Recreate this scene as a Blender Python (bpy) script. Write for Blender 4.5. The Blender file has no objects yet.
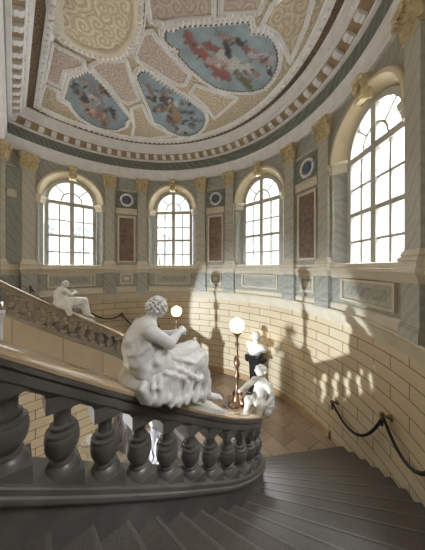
import bpy, bmesh, math, random
import numpy as np
from mathutils import Matrix, Vector
random.seed(7)
SC = bpy.context.scene
COL = SC.collection
PI = math.pi
U = 2.4                      # metres per plan unit
EYE = 1.725 * U              # eye height above the landing (landing floor is z = 0)
AX = math.radians(43)        # direction of the hall's axis of symmetry
CA, SA = math.cos(AX), math.sin(AX)
R = 2.03                     # radius of the curved wall
SC0, NC = 0.602, 1.818       # centre of the apse in axis coordinates (s along the axis, n across it)
LAND = -1.725                # landing level (units, eye = 0)
LOW = -2.75                  # lower hall floor
ROT = Matrix.Rotation(AX, 4, 'Z')

def W(s, n, l):              # axis coordinates in units -> world metres
    return Vector(((CA * s - SA * n) * U, (SA * s + CA * n) * U, l * U + EYE))
def PT(r, th, l):            # polar about the apse centre, th in degrees from the axis
    t = math.radians(th)
    return W(SC0 + r * math.cos(t), NC + r * math.sin(t), l)

# ------------------------------------------------------------------ materials
def rgb(*c):
    return (c[0], c[1], c[2], 1.0)
class NT:
    def __init__(self, name):
        self.m = bpy.data.materials.new(name); self.m.use_nodes = True
        self.t = self.m.node_tree; self.b = self.t.nodes['Principled BSDF']
        self.out = self.t.nodes['Material Output']
    def n(self, typ, ins=None, **kw):
        x = self.t.nodes.new(typ)
        for k, v in kw.items(): setattr(x, k, v)
        for k, v in (ins or {}).items(): self.set(x.inputs[k], v)
        return x
    def set(self, sock, v):
        if isinstance(v, bpy.types.NodeSocket): self.t.links.new(v, sock)
        else: sock.default_value = v
    def p(self, **kw):
        for k, v in kw.items(): self.set(self.b.inputs[k.replace('_', ' ')], v)
    def ramp(self, fac, stops, interp='LINEAR'):
        r = self.n('ShaderNodeValToRGB', {'Fac': fac}); e = r.color_ramp.elements
        r.color_ramp.interpolation = interp
        while len(e) < len(stops): e.new(0.5)
        for q, (pos, c) in zip(e, stops): q.position = pos; q.color = rgb(*c)
        return r.outputs['Color']
    def pos(self): return self.n('ShaderNodeNewGeometry').outputs['Position']
    def uv(self): return self.n('ShaderNodeTexCoord').outputs['UV']
    def noise(self, vec, scale, detail=4, dist=0.0, rough=.55):
        return self.n('ShaderNodeTexNoise', {'Vector': vec, 'Scale': scale, 'Detail': detail, 'Distortion': dist, 'Roughness': rough}).outputs['Fac']
    def mix(self, f, a, b, blend='MIX'):
        x = self.n('ShaderNodeMix', data_type='RGBA', blend_type=blend)
        self.set(x.inputs[0], f); self.set(x.inputs[6], a); self.set(x.inputs[7], b)
        return x.outputs[2]
    def bump(self, h, strength=.3, dist=.01):
        b = self.n('ShaderNodeBump', {'Height': h, 'Strength': strength, 'Distance': dist})
        self.set(self.b.inputs['Normal'], b.outputs['Normal'])

def mottled(name, c1, c2, scale=3, rough=.5, bump=0, metal=0, detail=5, coat=0):
    k = NT(name); f = k.noise(k.pos(), scale, detail)
    k.p(Base_Color=k.ramp(f, [(.3, c1), (.7, c2)]), Roughness=rough, Metallic=metal)
    if coat: k.p(Coat_Weight=coat, Coat_Roughness=.1)
    if bump: k.bump(k.noise(k.pos(), scale * 8, 3), bump, .01)
    return k.m
def veined(name, base, vein, dark, scale=1.6, rough=.35):
    k = NT(name); p = k.pos()
    w = k.n('ShaderNodeTexWave', {'Vector': p, 'Scale': scale, 'Distortion': 5.0, 'Detail': 3.0, 'Detail Scale': 1.2}, wave_type='BANDS', bands_direction='DIAGONAL').outputs['Fac']
    f2 = k.noise(p, 2.2, 6, 1.5)
    a = k.ramp(w, [(.0, vein), (.45, base), (.6, base), (1, dark)])
    k.p(Base_Color=k.mix(.35, a, k.ramp(f2, [(.3, dark), (.7, base)])), Roughness=rough)
    return k.m
def brickmat(name, c1, c2, mortar, bw, rh, ms, rough, usepos=None, coat=0.0):
    k = NT(name)
    v = k.uv()
    b = k.n('ShaderNodeTexBrick', {'Vector': v, 'Color1': rgb(*c1), 'Color2': rgb(*c2), 'Mortar': rgb(*mortar), 'Scale': 1.0,
            'Mortar Size': ms, 'Mortar Smooth': .15, 'Brick Width': bw, 'Row Height': rh, 'Bias': 0.0})
    nz = k.noise(k.pos(), 2.5, 5)
    k.p(Base_Color=k.mix(.25, b.outputs['Color'], k.ramp(nz, [(.3, (c1[0] * .8, c1[1] * .78, c1[2] * .72)), (.7, c2)]), 'MIX'), Roughness=rough)
    if coat: k.p(Coat_Weight=coat, Coat_Roughness=.15)
    inv = k.n('ShaderNodeMath', {0: 1.0, 1: b.outputs['Fac']}, operation='SUBTRACT')
    k.bump(inv.outputs[0], .5, .012)
    return k.m
def scroll(name, base, line, scale=7, edge=.07, rough=.7):
    """stucco ground covered with spiralling relief lines (one curl in every cell)"""
    k = NT(name); p = k.pos()
    wob = k.n('ShaderNodeTexNoise', {'Vector': p, 'Scale': scale * 1.2, 'Detail': 2.0}).outputs['Color']
    dv = k.n('ShaderNodeVectorMath', {0: wob, 1: (.5, .5, .5)}, operation='SUBTRACT').outputs[0]
    sc_ = k.n('ShaderNodeVectorMath', {0: dv}, operation='SCALE'); sc_.inputs['Scale'].default_value = .35 / scale
    q = k.n('ShaderNodeVectorMath', {0: p, 1: sc_.outputs[0]}, operation='ADD').outputs[0]
    v = k.n('ShaderNodeTexVoronoi', {'Vector': q, 'Scale': scale, 'Randomness': .8}, voronoi_dimensions='2D')
    d = k.n('ShaderNodeVectorMath', {0: q, 1: v.outputs['Position']}, operation='SUBTRACT').outputs[0]
    x = k.n('ShaderNodeSeparateXYZ', {0: d})
    an = k.n('ShaderNodeMath', {0: x.outputs[1], 1: x.outputs[0]}, operation='ARCTAN2').outputs[0]
    ph = k.n('ShaderNodeMath', {0: v.outputs['Distance'], 1: 17.0, 2: an}, operation='MULTIPLY_ADD').outputs[0]
    sn = k.n('ShaderNodeMath', {0: ph}, operation='SINE').outputs[0]
    leaf = k.noise(q, scale * 4, 2)
    c = k.ramp(sn, [(.0, base), (.45, base), (.62, line), (.85, line), (1, base)])
    mid = tuple((a * .55 + b * .45) for a, b in zip(base, line))
    k.p(Base_Color=k.mix(k.ramp(leaf, [(.50, (0, 0, 0)), (.60, (.6, .6, .6))]), c, rgb(*mid)), Roughness=rough)
    k.bump(sn, .35, .02); return k.m
def emis(name, c, s):
    k = NT(name); k.p(Base_Color=rgb(*c), Emission_Color=rgb(*c), Emission_Strength=s, Roughness=.3); return k.m
def vcol(name):
    k = NT(name); a = k.n('ShaderNodeVertexColor', layer_name='paint')
    k.p(Base_Color=a.outputs['Color'], Roughness=.6); return k.m
def granite(name, c1, c2, rough):
    k = NT(name); p = k.pos()
    f = k.noise(p, 90, 3); g = k.noise(p, 2.0, 4)
    a = k.ramp(f, [(.35, c1), (.65, c2)])
    k.p(Base_Color=k.mix(.35, a, k.ramp(g, [(.3, c1), (.7, c2)])), Roughness=rough)
    k.bump(f, .15, .004); return k.m

M = {}
M['marble'] = veined('grey_veined_stucco_marble', (.40, .405, .36), (.27, .27, .235), (.325, .33, .295))
M['pilaster'] = veined('pale_veined_stucco_marble', (.50, .48, .41), (.36, .34, .285), (.43, .41, .35), 1.8)
M['green'] = veined('dark_green_marble', (.17, .185, .16), (.25, .26, .235), (.12, .135, .12), 3.0)
M['rust'] = mottled('rust_brown_marble', (.12, .078, .055), (.27, .19, .145), 9, .35, detail=8)
M['cream'] = mottled('cream_painted_stucco', (.62, .53, .36), (.72, .63, .46), 2, .5)
M['ledge'] = mottled('pale_stone_moulding', (.58, .52, .41), (.68, .62, .50), 3, .4)
M['white'] = mottled('white_stucco', (.74, .73, .73), (.86, .85, .85), 5, .55)
M['gold'] = mottled('gilded_stucco', (.46, .36, .18), (.72, .61, .40), 12, .42, .3, .12)
M['brick'] = brickmat('polished_ashlar_stucco', (.60, .49, .325), (.645, .545, .38), (.09, .065, .04), .36, .1, .0046, .42, coat=.06)
M['stone'] = mottled('grey_brown_limestone', (.075, .071, .064), (.135, .128, .115), 4, .42, .15, coat=.15)
M['stone_lit'] = mottled('limestone_lit', (.19, .155, .115), (.28, .235, .18), 4, .42, .15)  # lit copy of the balustrade stone: far side's warm light put into the colour
M['stringer'] = brickmat('pale_stringer_blocks', (.42, .34, .235), (.47, .39, .28), (.16, .12, .07), .42, 9.0, .004, .4)
M['railtop'] = mottled('polished_tan_rail_stone', (.38, .27, .16), (.50, .38, .25), 3, .16, coat=.5)
M['step'] = granite('grey_granite', (.062, .054, .044), (.125, .109, .09), .33)
M['nosing'] = granite('worn_granite_edge', (.095, .088, .076), (.15, .138, .12), .3)
M['tile'] = brickmat('brown_floor_slabs', (.20, .145, .095), (.30, .225, .155), (.08, .055, .035), .3, .17, .003, .22, coat=.3)
M['statue'] = mottled('white_carved_marble', (.60, .59, .565), (.72, .71, .685), 6, .32)
M['putto'] = mottled('weathered_marble', (.40, .375, .33), (.60, .57, .51), 9, .4)
M['shaded'] = mottled('white_marble_darkened', (.13, .12, .125), (.23, .215, .22), 9, .45)  # white marble, colour darkened to hold down the entrance beam on the figures
M['black'] = mottled('black_marble', (.008, .008, .009), (.02, .019, .02), 8, .25)
M['bronze'] = mottled('brown_bronze', (.11, .06, .035), (.26, .16, .10), 10, .35, .2, .7)
M['brass'] = mottled('dull_brass', (.16, .11, .05), (.27, .19, .10), 10, .4, 0, .8)
M['rope'] = mottled('black_cord', (.008, .008, .008), (.02, .018, .016), 60, .7)
M['globe'] = emis('lit_opal_glass', (1.0, .82, .42), 3.5)
M['frame'] = mottled('grey_painted_wood', (.46, .45, .40), (.54, .53, .47), 5, .5)
M['ceiltan'] = scroll('tan_scrolled_stucco', (.52, .445, .33), (.25, .185, .09), 3.4)
M['ceilpink'] = scroll('dusty_pink_scrolled_stucco', (.50, .41, .36), (.28, .21, .17), 3.8)
M['ceilcream'] = scroll('cream_scrolled_stucco', (.66, .60, .47), (.30, .23, .11), 3.6)
M['gilded_band'] = scroll('gilded_brown_band', (.10, .065, .04), (.30, .21, .11), 6)
M['modback'] = mottled('ochre_recess', (.30, .22, .13), (.38, .28, .18), 6, .7)
M['paint'] = vcol('fresco_paint')
M['blue'] = mottled('blue_enamel', (.03, .05, .12), (.08, .12, .24), 18, .25)
M['plaster'] = mottled('plain_wall_plaster', (.42, .38, .31), (.50, .46, .38), 2, .7)
M['facade'] = mottled('pale_facade_render', (.22, .22, .215), (.27, .27, .265), 2, .8)
M['facwin'] = mottled('grey_facade_window', (.10, .115, .125), (.14, .155, .165), 2, .2)
def glassmat():
    k = NT('clear_window_glass'); t = k.n('ShaderNodeBsdfTransparent'); g = k.n('ShaderNodeBsdfGlossy', {'Roughness': .02})
    mx = k.n('ShaderNodeMixShader', {0: .06, 1: t.outputs[0], 2: g.outputs[0]})
    k.t.links.new(mx.outputs[0], k.out.inputs['Surface']); return k.m
M['glass'] = glassmat()

# ------------------------------------------------------------------ mesh helpers
class MB:
    def __init__(self): self.v = []; self.f = []; self.mi = []; self.uv = {}
    def add(self, vs, fs, mi=0, uvs=None):
        o = len(self.v); self.v.extend([tuple(x) for x in vs])
        for k, f in enumerate(fs):
            if uvs is not None: self.uv[len(self.f)] = [uvs[i] for i in f]
            self.f.append(tuple(i + o for i in f)); self.mi.append(mi)
    def grid(self, rows, closed_u=False, closed_v=False, mi=0, uvs=None):
        nv = len(rows); nu = len(rows[0]); vs = [p for r in rows for p in r]; fs = []
        for j in range(nv if closed_v else nv - 1):
            for i in range(nu if closed_u else nu - 1):
                a, b = i, (i + 1) % nu; c, d = j * nu, ((j + 1) % nv) * nu
                fs.append((c + a, c + b, d + b, d + a))
        self.add(vs, fs, mi, [q for r in uvs for q in r] if uvs else None)
    def box(self, x0, x1, y0, y1, z0, z1, mi=0, T=None):
        vs = [(x, y, z) for z in (z0, z1) for y in (y0, y1) for x in (x0, x1)]
        if T: vs = [T(*p) for p in vs]
        self.add(vs, [(0, 2, 3, 1), (4, 5, 7, 6), (0, 1, 5, 4), (2, 6, 7, 3), (0, 4, 6, 2), (1, 3, 7, 5)], mi)
    def lathe(self, prof, n=16, c=(0, 0, 0), mi=0, sq=False):
        rows = []
        for r, z in prof:
            rows.append([(c[0] + r * math.cos(2 * PI * i / n), c[1] + r * math.sin(2 * PI * i / n), c[2] + z) for i in range(n)])
        self.grid(rows, closed_u=True, mi=mi)
        o = len(self.v)
    def tube(self, pts, r, n=8, mi=0, closed=False, caps=True):
        pts = [Vector(p) for p in pts]; rows = []; N = len(pts)
        for i, p in enumerate(pts):
            if closed: d = pts[(i + 1) % N] - pts[i - 1]
            else: d = pts[min(i + 1, N - 1)] - pts[max(i - 1, 0)]
            d.normalize(); up = Vector((0, 0, 1)) if abs(d.z) < .95 else Vector((1, 0, 0))
            a = d.cross(up).normalized(); b = a.cross(d)
            rr = r[i] if isinstance(r, (list, tuple)) else r
            rows.append([p + a * rr * math.cos(2 * PI * k / n) + b * rr * math.sin(2 * PI * k / n) for k in range(n)])
        self.grid(rows, closed_u=True, closed_v=closed, mi=mi)
        if caps and not closed:
            o = len(self.v) - N * n
            self.f.append(tuple(range(o, o + n))); self.mi.append(mi)
            self.f.append(tuple(range(o + (N - 1) * n, o + N * n))[::-1]); self.mi.append(mi)
    def sphere(self, c, r, nu=16, nv=10, mi=0, sc=(1, 1, 1)):
        prof = [(max(1e-5, math.sin(PI * j / nv)) * r, -math.cos(PI * j / nv) * r) for j in range(nv + 1)]
        rows = [[(c[0] + q * math.cos(2 * PI * i / nu) * sc[0], c[1] + q * math.sin(2 * PI * i / nu) * sc[1], c[2] + z * sc[2]) for i in range(nu)] for q, z in prof]
        self.grid(rows, closed_u=True, mi=mi)
    def mesh(self, name, mats, smooth=True, recalc=True, angle=40):
        me = bpy.data.meshes.new(name); me.from_pydata(self.v, [], self.f)
        for m in (mats if isinstance(mats, (list, tuple)) else [mats]): me.materials.append(m)
        if any(self.mi): me.polygons.foreach_set('material_index', self.mi)
        if self.uv:
            l = me.uv_layers.new(name='UVMap').data
            for fi, us in self.uv.items():
                for li, q in zip(me.polygons[fi].loop_indices, us): l[li].uv = q
        if recalc:
            bm = bmesh.new(); bm.from_mesh(me)
            bmesh.ops.remove_doubles(bm, verts=bm.verts, dist=1e-5)
            bmesh.ops.recalc_face_normals(bm, faces=bm.faces); bm.to_mesh(me); bm.free()
        if smooth:
            me.shade_smooth()
            try: me.set_sharp_from_angle(angle=math.radians(angle))
            except Exception: pass
        me.update(); return me
    def obj(self, name, mats, parent=None, loc=None, **kw):
        return link(name, self.mesh(name, mats, **kw), parent, loc)
def link(name, me, parent=None, loc=None):
    o = bpy.data.objects.new(name, me); COL.objects.link(o)
    if parent: o.parent = parent
    if loc is not None: o.location = loc
    return o
def tag(o, label=None, cat=None, group=None, kind=None):
    if label: o['label'] = label
    if cat: o['category'] = cat
    if group: o['group'] = group
    if kind: o['kind'] = kind
    return o
def empty(name, loc=(0, 0, 0), rz=0.0):
    o = bpy.data.objects.new(name, None); COL.objects.link(o); o.location = loc; o.rotation_euler = (0, 0, rz); return o
def struct(o): o['kind'] = 'structure'; return o
def copy_tree(src, parent=None):
    c = src.copy(); COL.objects.link(c)
    if parent: c.parent = parent
    for ch in [x for x in bpy.data.objects if x.parent == src]: copy_tree(ch, c)
    return c
def wallframe(th, r=R):
    """origin on the wall at angle th: x to the viewer's right along the wall, y into the room, z up; returns (loc, rz)"""
    p = PT(r, th, 0); return p, AX + math.radians(th) + PI / 2
def ornate(pts, half, mb):
    outframe(pts, .020, .035, -1, mb, 0, .1, .05, 4, offset=half)
    outframe(pts, .016, .030, -1, mb, 0, .1, .05, 4, offset=-half)
    outframe(pts, half * .62, .055, -1, mb, .5, .105, .0175, 6)
def outframe(pts, w, h, down, mb, bead=0.0, period=.05, seg=.02, n=6, mi=0, offset=0.0):
    """half-round moulding swept along a closed outline lying in a horizontal plane, hanging down"""
    P = [Vector(p) for p in pts]; out = []
    for i in range(len(P)):
        a, b = P[i], P[(i + 1) % len(P)]; k = max(1, int((b - a).length / seg))
        out += [a.lerp(b, j / k) for j in range(k)]
    N = len(out); rows = []; acc = 0
    for i, p in enumerate(out):
        d = (out[(i + 1) % N] - out[i - 1]).normalized(); q = Vector((d.y, -d.x, 0))
        acc += (out[i] - out[i - 1]).length
        kk = 1 + bead * math.sin(2 * PI * acc / period)
        rows.append([p + q * (offset + (w * math.cos(PI * j / n)) * (1 + .55 * (kk - 1))) + Vector((0, 0, down * h * math.sin(PI * j / n) * kk)) for j in range(n + 1)])
    mb.grid(rows, closed_v=True, mi=mi)

# ------------------------------------------------------------------ curved walls
def arcgrid(mb, prof, t0, t1, nseg, mi=0):
    """revolve the (r, level) profile between two angles; UV = (arc length, developed height)"""
    acc = [0]
    for a, b in zip(prof, prof[1:]): acc.append(acc[-1] + math.hypot(b[0] - a[0], b[1] - a[1]))
    rows = []; uvs = []
    for j, (r, l) in enumerate(prof):
        rows.append([PT(r, t0 + (t1 - t0) * i / nseg, l) for i in range(nseg + 1)])
        uvs.append([(R * math.radians(t0 + (t1 - t0) * i / nseg), l) for i in range(nseg + 1)])
    mb.grid(rows, mi=mi, uvs=uvs)
TH0, TH1 = -110.0, 110.0
# lower ashlar wall
mb = MB(); arcgrid(mb, [(R, -.53), (R, LOW)], TH0, TH1, 120)
arcgrid(mb, [(R + .12, LOW), (R + .12, -.53)], TH0, TH1, 120)
struct(mb.obj('wall_lower_ring', M['brick'], recalc=False))
mb = MB(); arcgrid(mb, [(R + .02, -.405), (1.972, -.405), (1.968, -.418), (1.985, -.430), (1.995, -.45), (2.004, -.49), (2.018, -.513), (2.022, -.535), (R + .02, -.54)], TH0, TH1, 120)
struct(mb.obj('trim_1', M['ledge']))
# baseboard on the landing
mb = MB(); arcgrid(mb, [(R, LAND + .075), (R - .02, LAND + .07), (R - .024, LAND), (R, LAND)], -31, 31, 40)
struct(mb.obj('baseboard_landing', mottled('tan_skirting_stone', (.36, .24, .13), (.45, .31, .18), 3, .3)))

# upper wall with four arched window openings
WI = .325                   # half width at the window, the reveal splays outwards to:
WR = .41                   # half width of the opening
RV = .11                    # depth of the reveal
WIN = [88, 44, 0, -44, -88]
mb = MB()
ZB, ZT = -.42, 1.56
def AT(a, l, r=R): return PT(r, math.degrees(a / R), l)
def patch(a0, a1, lo, hi, n):
    rows = [[], []]; uv = [[], []]
    for i in range(n + 1):
        a = a0 + (a1 - a0) * i / n
        for k, f in ((0, lo), (1, hi)):
            l = f(a) if callable(f) else f
            rows[k].append(AT(a, l)); uv[k].append((a, l))
    mb.grid(rows, uvs=uv)
edges = []
for th in sorted(WIN):
    c = R * math.radians(th); edges.append((c - WR, c + WR))
cur = R * math.radians(TH0)
for a0, a1 in edges:
    patch(cur, a0, ZB, ZT, max(2, int((a0 - cur) / .08)))
    c = (a0 + a1) / 2
    patch(a0, a1, ZB, -.02, 12)
    xs = [c - WR * math.cos(PI * i / 24) for i in range(25)]
    for x0, x1 in zip(xs, xs[1:]):
        f = lambda a, c=c: 1 + math.sqrt(max(0, WR * WR - (a - c) ** 2))
        patch(x0, x1, f, ZT, 1)
    # reveal
    ol = [(c - WR, -.02)] + [(c - WR, .3), (c - WR, .7)] + [(x, 1 + math.sqrt(max(0, WR * WR - (x - c) ** 2))) for x in xs] + [(c + WR, .7), (c + WR, .3), (c + WR, -.02)]
    K_ = WI / WR
    rows = [[AT(a, l, R) for a, l in ol], [AT(c + (a - c) * K_, 1 + (l - 1) * K_ if l > 1 else l, R + RV) for a, l in ol]]
    mb.grid(rows); mb.grid([[AT(c - WR, -.02), AT(c + WR, -.02)], [AT(c - WI, -.02, R + RV), AT(c + WI, -.02, R + RV)]])
    cur = a1
patch(cur, R * math.radians(TH1), ZB, ZT, 12)
# outer face so the wall has thickness and blocks light
edges = [(a + WR - WI, b - WR + WI) for a, b in edges]
for k, (t0, t1) in enumerate(zip([TH0] + [math.degrees(e[1] / R) for e in edges], [math.degrees(e[0] / R) for e in edges] + [TH1])):
    arcgrid(mb, [(R + RV, ZB), (R + RV, 2.3)], t0, t1, 10)
for a0, a1 in edges:
    c = (a0 + a1) / 2; xs = [c - WI * math.cos(PI * i / 24) for i in range(25)]
    arcgrid(mb, [(R + RV, ZB), (R + RV, -.02)], math.degrees(a0 / R), math.degrees(a1 / R), 8)
    for x0, x1 in zip(xs, xs[1:]):
        g = lambda a: 1 + math.sqrt(max(0, WI * WI - (a - c) ** 2))
        mb.grid([[AT(x0, g(x0), R + RV), AT(x1, g(x1), R + RV)], [AT(x0, 2.3, R + RV), AT(x1, 2.3, R + RV)]])
struct(mb.obj('wall_curved', M['marble'], recalc=False))

# sill band + dado base band (continuous mouldings)
mb = MB()
arcgrid(mb, [(R, .035), (R - .018, .03), (R - .022, -.005), (R - .045, -.012), (R - .045, -.035), (R - .018, -.06), (R - .012, -.10), (R, -.105)], TH0, TH1, 120)
struct(mb.obj('trim_2', M['ledge']))
mb = MB()
arcgrid(mb, [(R, -.33), (R - .012, -.335), (R - .03, -.36), (R - .03, -.41)], TH0, TH1, 120)
struct(mb.obj('trim_3', M['ledge']))

# ------------------------------------------------------------------ entablature and ceiling
SW = -.10                                   # straight wall plane on the open side
def thend(r):                               # where the offset arc meets the offset straight side
    x = (SW + (R - r) - SC0) / r; return math.degrees(math.acos(max(-1, min(1, x))))
def closed_sweep(mb, prof, nseg=140, mi=0):
    rows = []
    for r, l in prof:
        e = thend(r); row = [PT(r, e - 2 * e * i / nseg, l) for i in range(nseg + 1)]
        m = r * math.sin(math.radians(e)); s = SW + R - r
        row += [W(s, NC - m + 2 * m * i / 20, l) for i in range(1, 20)]
        rows.append(row)
    mb.grid(rows, closed_u=True, mi=mi)
mb = MB(); closed_sweep(mb, [(R + .02, 1.505), (2.0, 1.51), (1.992, 1.53), (1.997, 1.545), (1.982, 1.64), (1.972, 1.648), (1.972, 1.668), (1.985, 1.672)])
struct(mb.obj('cornice_architrave', M['white']))
mb = MB(); closed_sweep(mb, [(1.985, 1.668), (1.965, 1.80)])
struct(mb.obj('cornice_frieze', M['green']))
mb = MB(); closed_sweep(mb, [(1.97, 1.797), (1.935, 1.80), (1.93, 1.815), (1.94, 1.82)])
closed_sweep(mb, [(1.86, 1.885), (1.852, 1.888), (1.852, 1.91), (1.845, 1.915), (1.835, 1.955), (1.82, 1.985), (1.815, 2.0), (1.80, 2.003), (1.80, 2.015)])
outl = []
closed_sweep(mb, [(1.735, 2.02), (1.733, 2.0), (1.72, 1.993), (1.70, 1.992), (1.682, 2.0), (1.675, 2.02), (1.66, 2.022), (1.655, 2.035)])
struct(mb.obj('cornice_moulding', M['white']))
mb = MB(); closed_sweep(mb, [(1.94, 1.818), (1.935, 1.845), (1.86, 1.888)])
struct(mb.obj('cornice_recess', M['modback']))
mb = MB(); closed_sweep(mb, [(1.80, 2.012), (1.735, 2.018)])
struct(mb.obj('cornice_gilded_band', M['gilded_band']))
# modillion brackets: carved scroll blocks along the cornice (one carved course)
mb = MB()
def modillion(T):
    prof = [(0, 0), (.018, -.004), (.03, .01), (.05, .012), (.068, .028), (.074, .05), (.06, .058), (0, .058)]
    n = len(prof); w = .028
    vs = [T(-w, y, z) for y, z in prof] + [T(w, y, z) for y, z in prof]
    mb.add(vs, [tuple(range(n)), tuple(range(2 * n - 1, n - 1, -1))] + [(i, (i + 1) % n, n + (i + 1) % n, n + i) for i in range(n)])
def rosette(T):
    mb.sphere((0, 0, 0), 1, 6, 4)
    for k in range(7 * 6 if False else 0): pass
e = thend(1.93)
nm = 50
for i in range(nm + 1):
    th = -e + 2 * e * i / nm
    t = math.radians(th); cx, cy = SC0 + 1.935 * math.cos(t), NC + 1.935 * math.sin(t)
    modillion(lambda x, y, z, t=t, cx=cx, cy=cy: W(cx - math.cos(t) * y - math.sin(t) * x, cy - math.sin(t) * y + math.cos(t) * x, 1.825 + z))
ms = 1.93 * math.sin(math.radians(e))
for i in range(1, 26):
    m = -ms + 2 * ms * i / 26
    modillion(lambda x, y, z, m=m: W(SW + .095 + y, NC + m + x, 1.825 + z))
struct(mb.obj('cornice_modillions', M['white'], smooth=False))

# carved bead courses of the cornice
mb = MB(); e = thend(1.70)
def beadrow(r, l, q, n):
    e = thend(r)
    for i in range(n):
        mb.sphere(PT(r, -e + 2 * e * (i + .5) / n, l), q, 6, 4)
    m = r * math.sin(math.radians(e)); k = int(2 * m / (math.radians(2 * e) * r / n))
    for i in range(k): mb.sphere(W(SW + R - r, NC - m + 2 * m * (i + .5) / k, l), q, 6, 4)
beadrow(1.70, 1.986, .042, 88); beadrow(1.842, 1.93, .03, 110)
struct(mb.obj('cornice_beading', M['white']))
# ceiling slab
CZ = 2.03
def CP(x, y, l=CZ):                         # ceiling point seen in direction (x, y)
    d = (x - 212.5) / 215; Z = l * 215 / (267 - y); X = d * Z
    return (CA * X + SA * Z, -SA * X + CA * Z)   # (s, n)
mb = MB()
e = thend(1.72); ring = [PT(1.72, e - 2 * e * i / 90, CZ) for i in range(91)]
e2 = thend(2.3); 
mb.add(ring, [tuple(range(len(ring)))])
top = [p + Vector((0, 0, .25)) for p in [PT(2.25, th, CZ) for th in range(-118, 119, 4)]]
mb.add(top, [tuple(range(len(top)))])
struct(mb.obj('ceiling', M['ceiltan'], smooth=False, recalc=False))

def flat(name, pts2, l, mat, parent=None):
    mb = MB(); mb.add([W(s, n, l) for s, n in pts2], [tuple(range(len(pts2)))]); return mb.obj(name, mat, parent, smooth=False)
def smooth_closed(pts, it=1):
    for _ in range(it):
        q = []
        for a, b in zip(pts, pts[1:] + pts[:1]):
            q += [(a[0] * .75 + b[0] * .25, a[1] * .75 + b[1] * .25), (a[0] * .25 + b[0] * .75, a[1] * .25 + b[1] * .75)]
        pts = q
    return pts
def fnoise(x, y):
    return (math.sin(x * .9 + 1.7 * math.sin(y * .63)) + math.sin(y * 1.13 + 1.4 * math.sin(x * .71 + 2)) + .6 * math.sin(x * 2.3 + y * 1.9) + .5 * math.sin(y * 2.9 - x * 2.2 + 1)) / 3.1
def inv(s, n, l=CZ):
    X = CA * s - SA * n; Z = SA * s + CA * n; return 212.5 + 215 * X / Z, 267 - 215 * l / Z
def painting(name, outline, blobs, label, sky, corners=()):
    root = empty(name, (0, 0, 0)); tag(root, label, 'ceiling painting', 'painted panels of the ceiling')
    pl = [CP(*p) for p in outline]
    cs = sum(p[0] for p in pl) / len(pl); cn = sum(p[1] for p in pl) / len(pl)
    base = W(cs, cn, CZ); root.location = base
    bm = bmesh.new(); vs = [bm.verts.new(W(s, n, CZ - .012) - base) for s, n in pl]; bm.faces.new(vs)
    for ax in (0, 1):
        lo = min(v.co[ax] for v in bm.verts); hi = max(v.co[ax] for v in bm.verts); k = int((hi - lo) / .028)
        for i in range(1, k):
            co = [0, 0, 0]; co[ax] = lo + (hi - lo) * i / k; no = [0, 0, 0]; no[ax] = 1
            bmesh.ops.bisect_plane(bm, geom=bm.verts[:] + bm.edges[:] + bm.faces[:], plane_co=co, plane_no=no)
    me = bpy.data.meshes.new('canvas'); bm.to_mesh(me); bm.free(); me.materials.append(M['paint'])
    rg = random.Random(len(outline)); extra = []
    for k in range(46):
        q = rg.choice(blobs); f = rg.random(); x = q[0] + (q[2] - q[0]) * f + rg.gauss(0, q[4] * .9); y = q[1] + (q[3] - q[1]) * f + rg.gauss(0, q[4] * .9); c = rg.choice(blobs)[5]; g = rg.uniform(.45, 1.5); a = rg.random() * 6
        extra.append((x, y, x + 3 * math.cos(a), y + 3 * math.sin(a), rg.uniform(.5, 1.5), tuple(u * g for u in c)))
    blobs = blobs + extra
    ca = me.color_attributes.new('paint', 'FLOAT_COLOR', 'POINT')
    for i, v in enumerate(me.vertices):
        w = v.co + base; ux, uy = w.x / U, w.y / U
        x = 212.5 + 215 * ux / uy; y = 267 - 215 * CZ / uy
        c = Vector(sky) * (1 + .22 * fnoise(x * .18, y * .18) + .06 * fnoise(x, y))
        for (x1, y1, x2, y2, r, col) in blobs:
            dx, dy = x2 - x1, y2 - y1; L = dx * dx + dy * dy
            t = 0 if L == 0 else max(0, min(1, ((x - x1) * dx + (y - y1) * dy) / L))
            d = math.hypot(x - x1 - t * dx, y - y1 - t * dy) + 1.5 * fnoise(x * .9, y * .9)
            f = max(0, min(1, (r - d) / 1.6 + .5))
            if f: c = c.lerp(Vector(col) * (1 + .38 * fnoise(x * 1.6 + x1, y * 1.6)), f)
        ca.data[i].color = (max(0, c.x), max(0, c.y), max(0, c.z), 1)
    link('canvas', me, root)
    mb = MB(); P = [W(s, n, CZ) - base for s, n in pl]
    ornate(P, .062, mb)
    mb.obj('frame', M['white'], root)
    mb = MB()
    cen = Vector((0, 0, 0))
    outframe([p * .95 for p in P], .022, .04, -1, mb, 0, .1, .06, 4)
    tag(mb.obj('inner_fillet', M['gilded_band'], root), 'dark gilded fillet')
    return root
def bl(ox, oy, k, L): return [(ox + a / k, oy + b / k, ox + c / k, oy + d / k, r / k, col) for a, b, c, d, r, col in L]
DK = (.035, .03, .03); BR = (.14, .075, .04); FL = (.30, .20, .155); WH = (.42, .40, .385); GR = (.17, .17, .18); RD = (.19, .085, .07); OC = (.22, .14, .075); GN = (.10, .10, .045)
SKY = (.19, .25, .28)
P1 = [(63, 97), (69, 76), (78, 74), (81, 72), (86, 69), (93, 72), (97, 78), (103, 83), (110, 91), (120, 104), (131, 118), (127, 121), (126, 126), (117, 130), (105, 129), (93, 125), (80, 117), (72, 108), (69, 101)]
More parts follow.
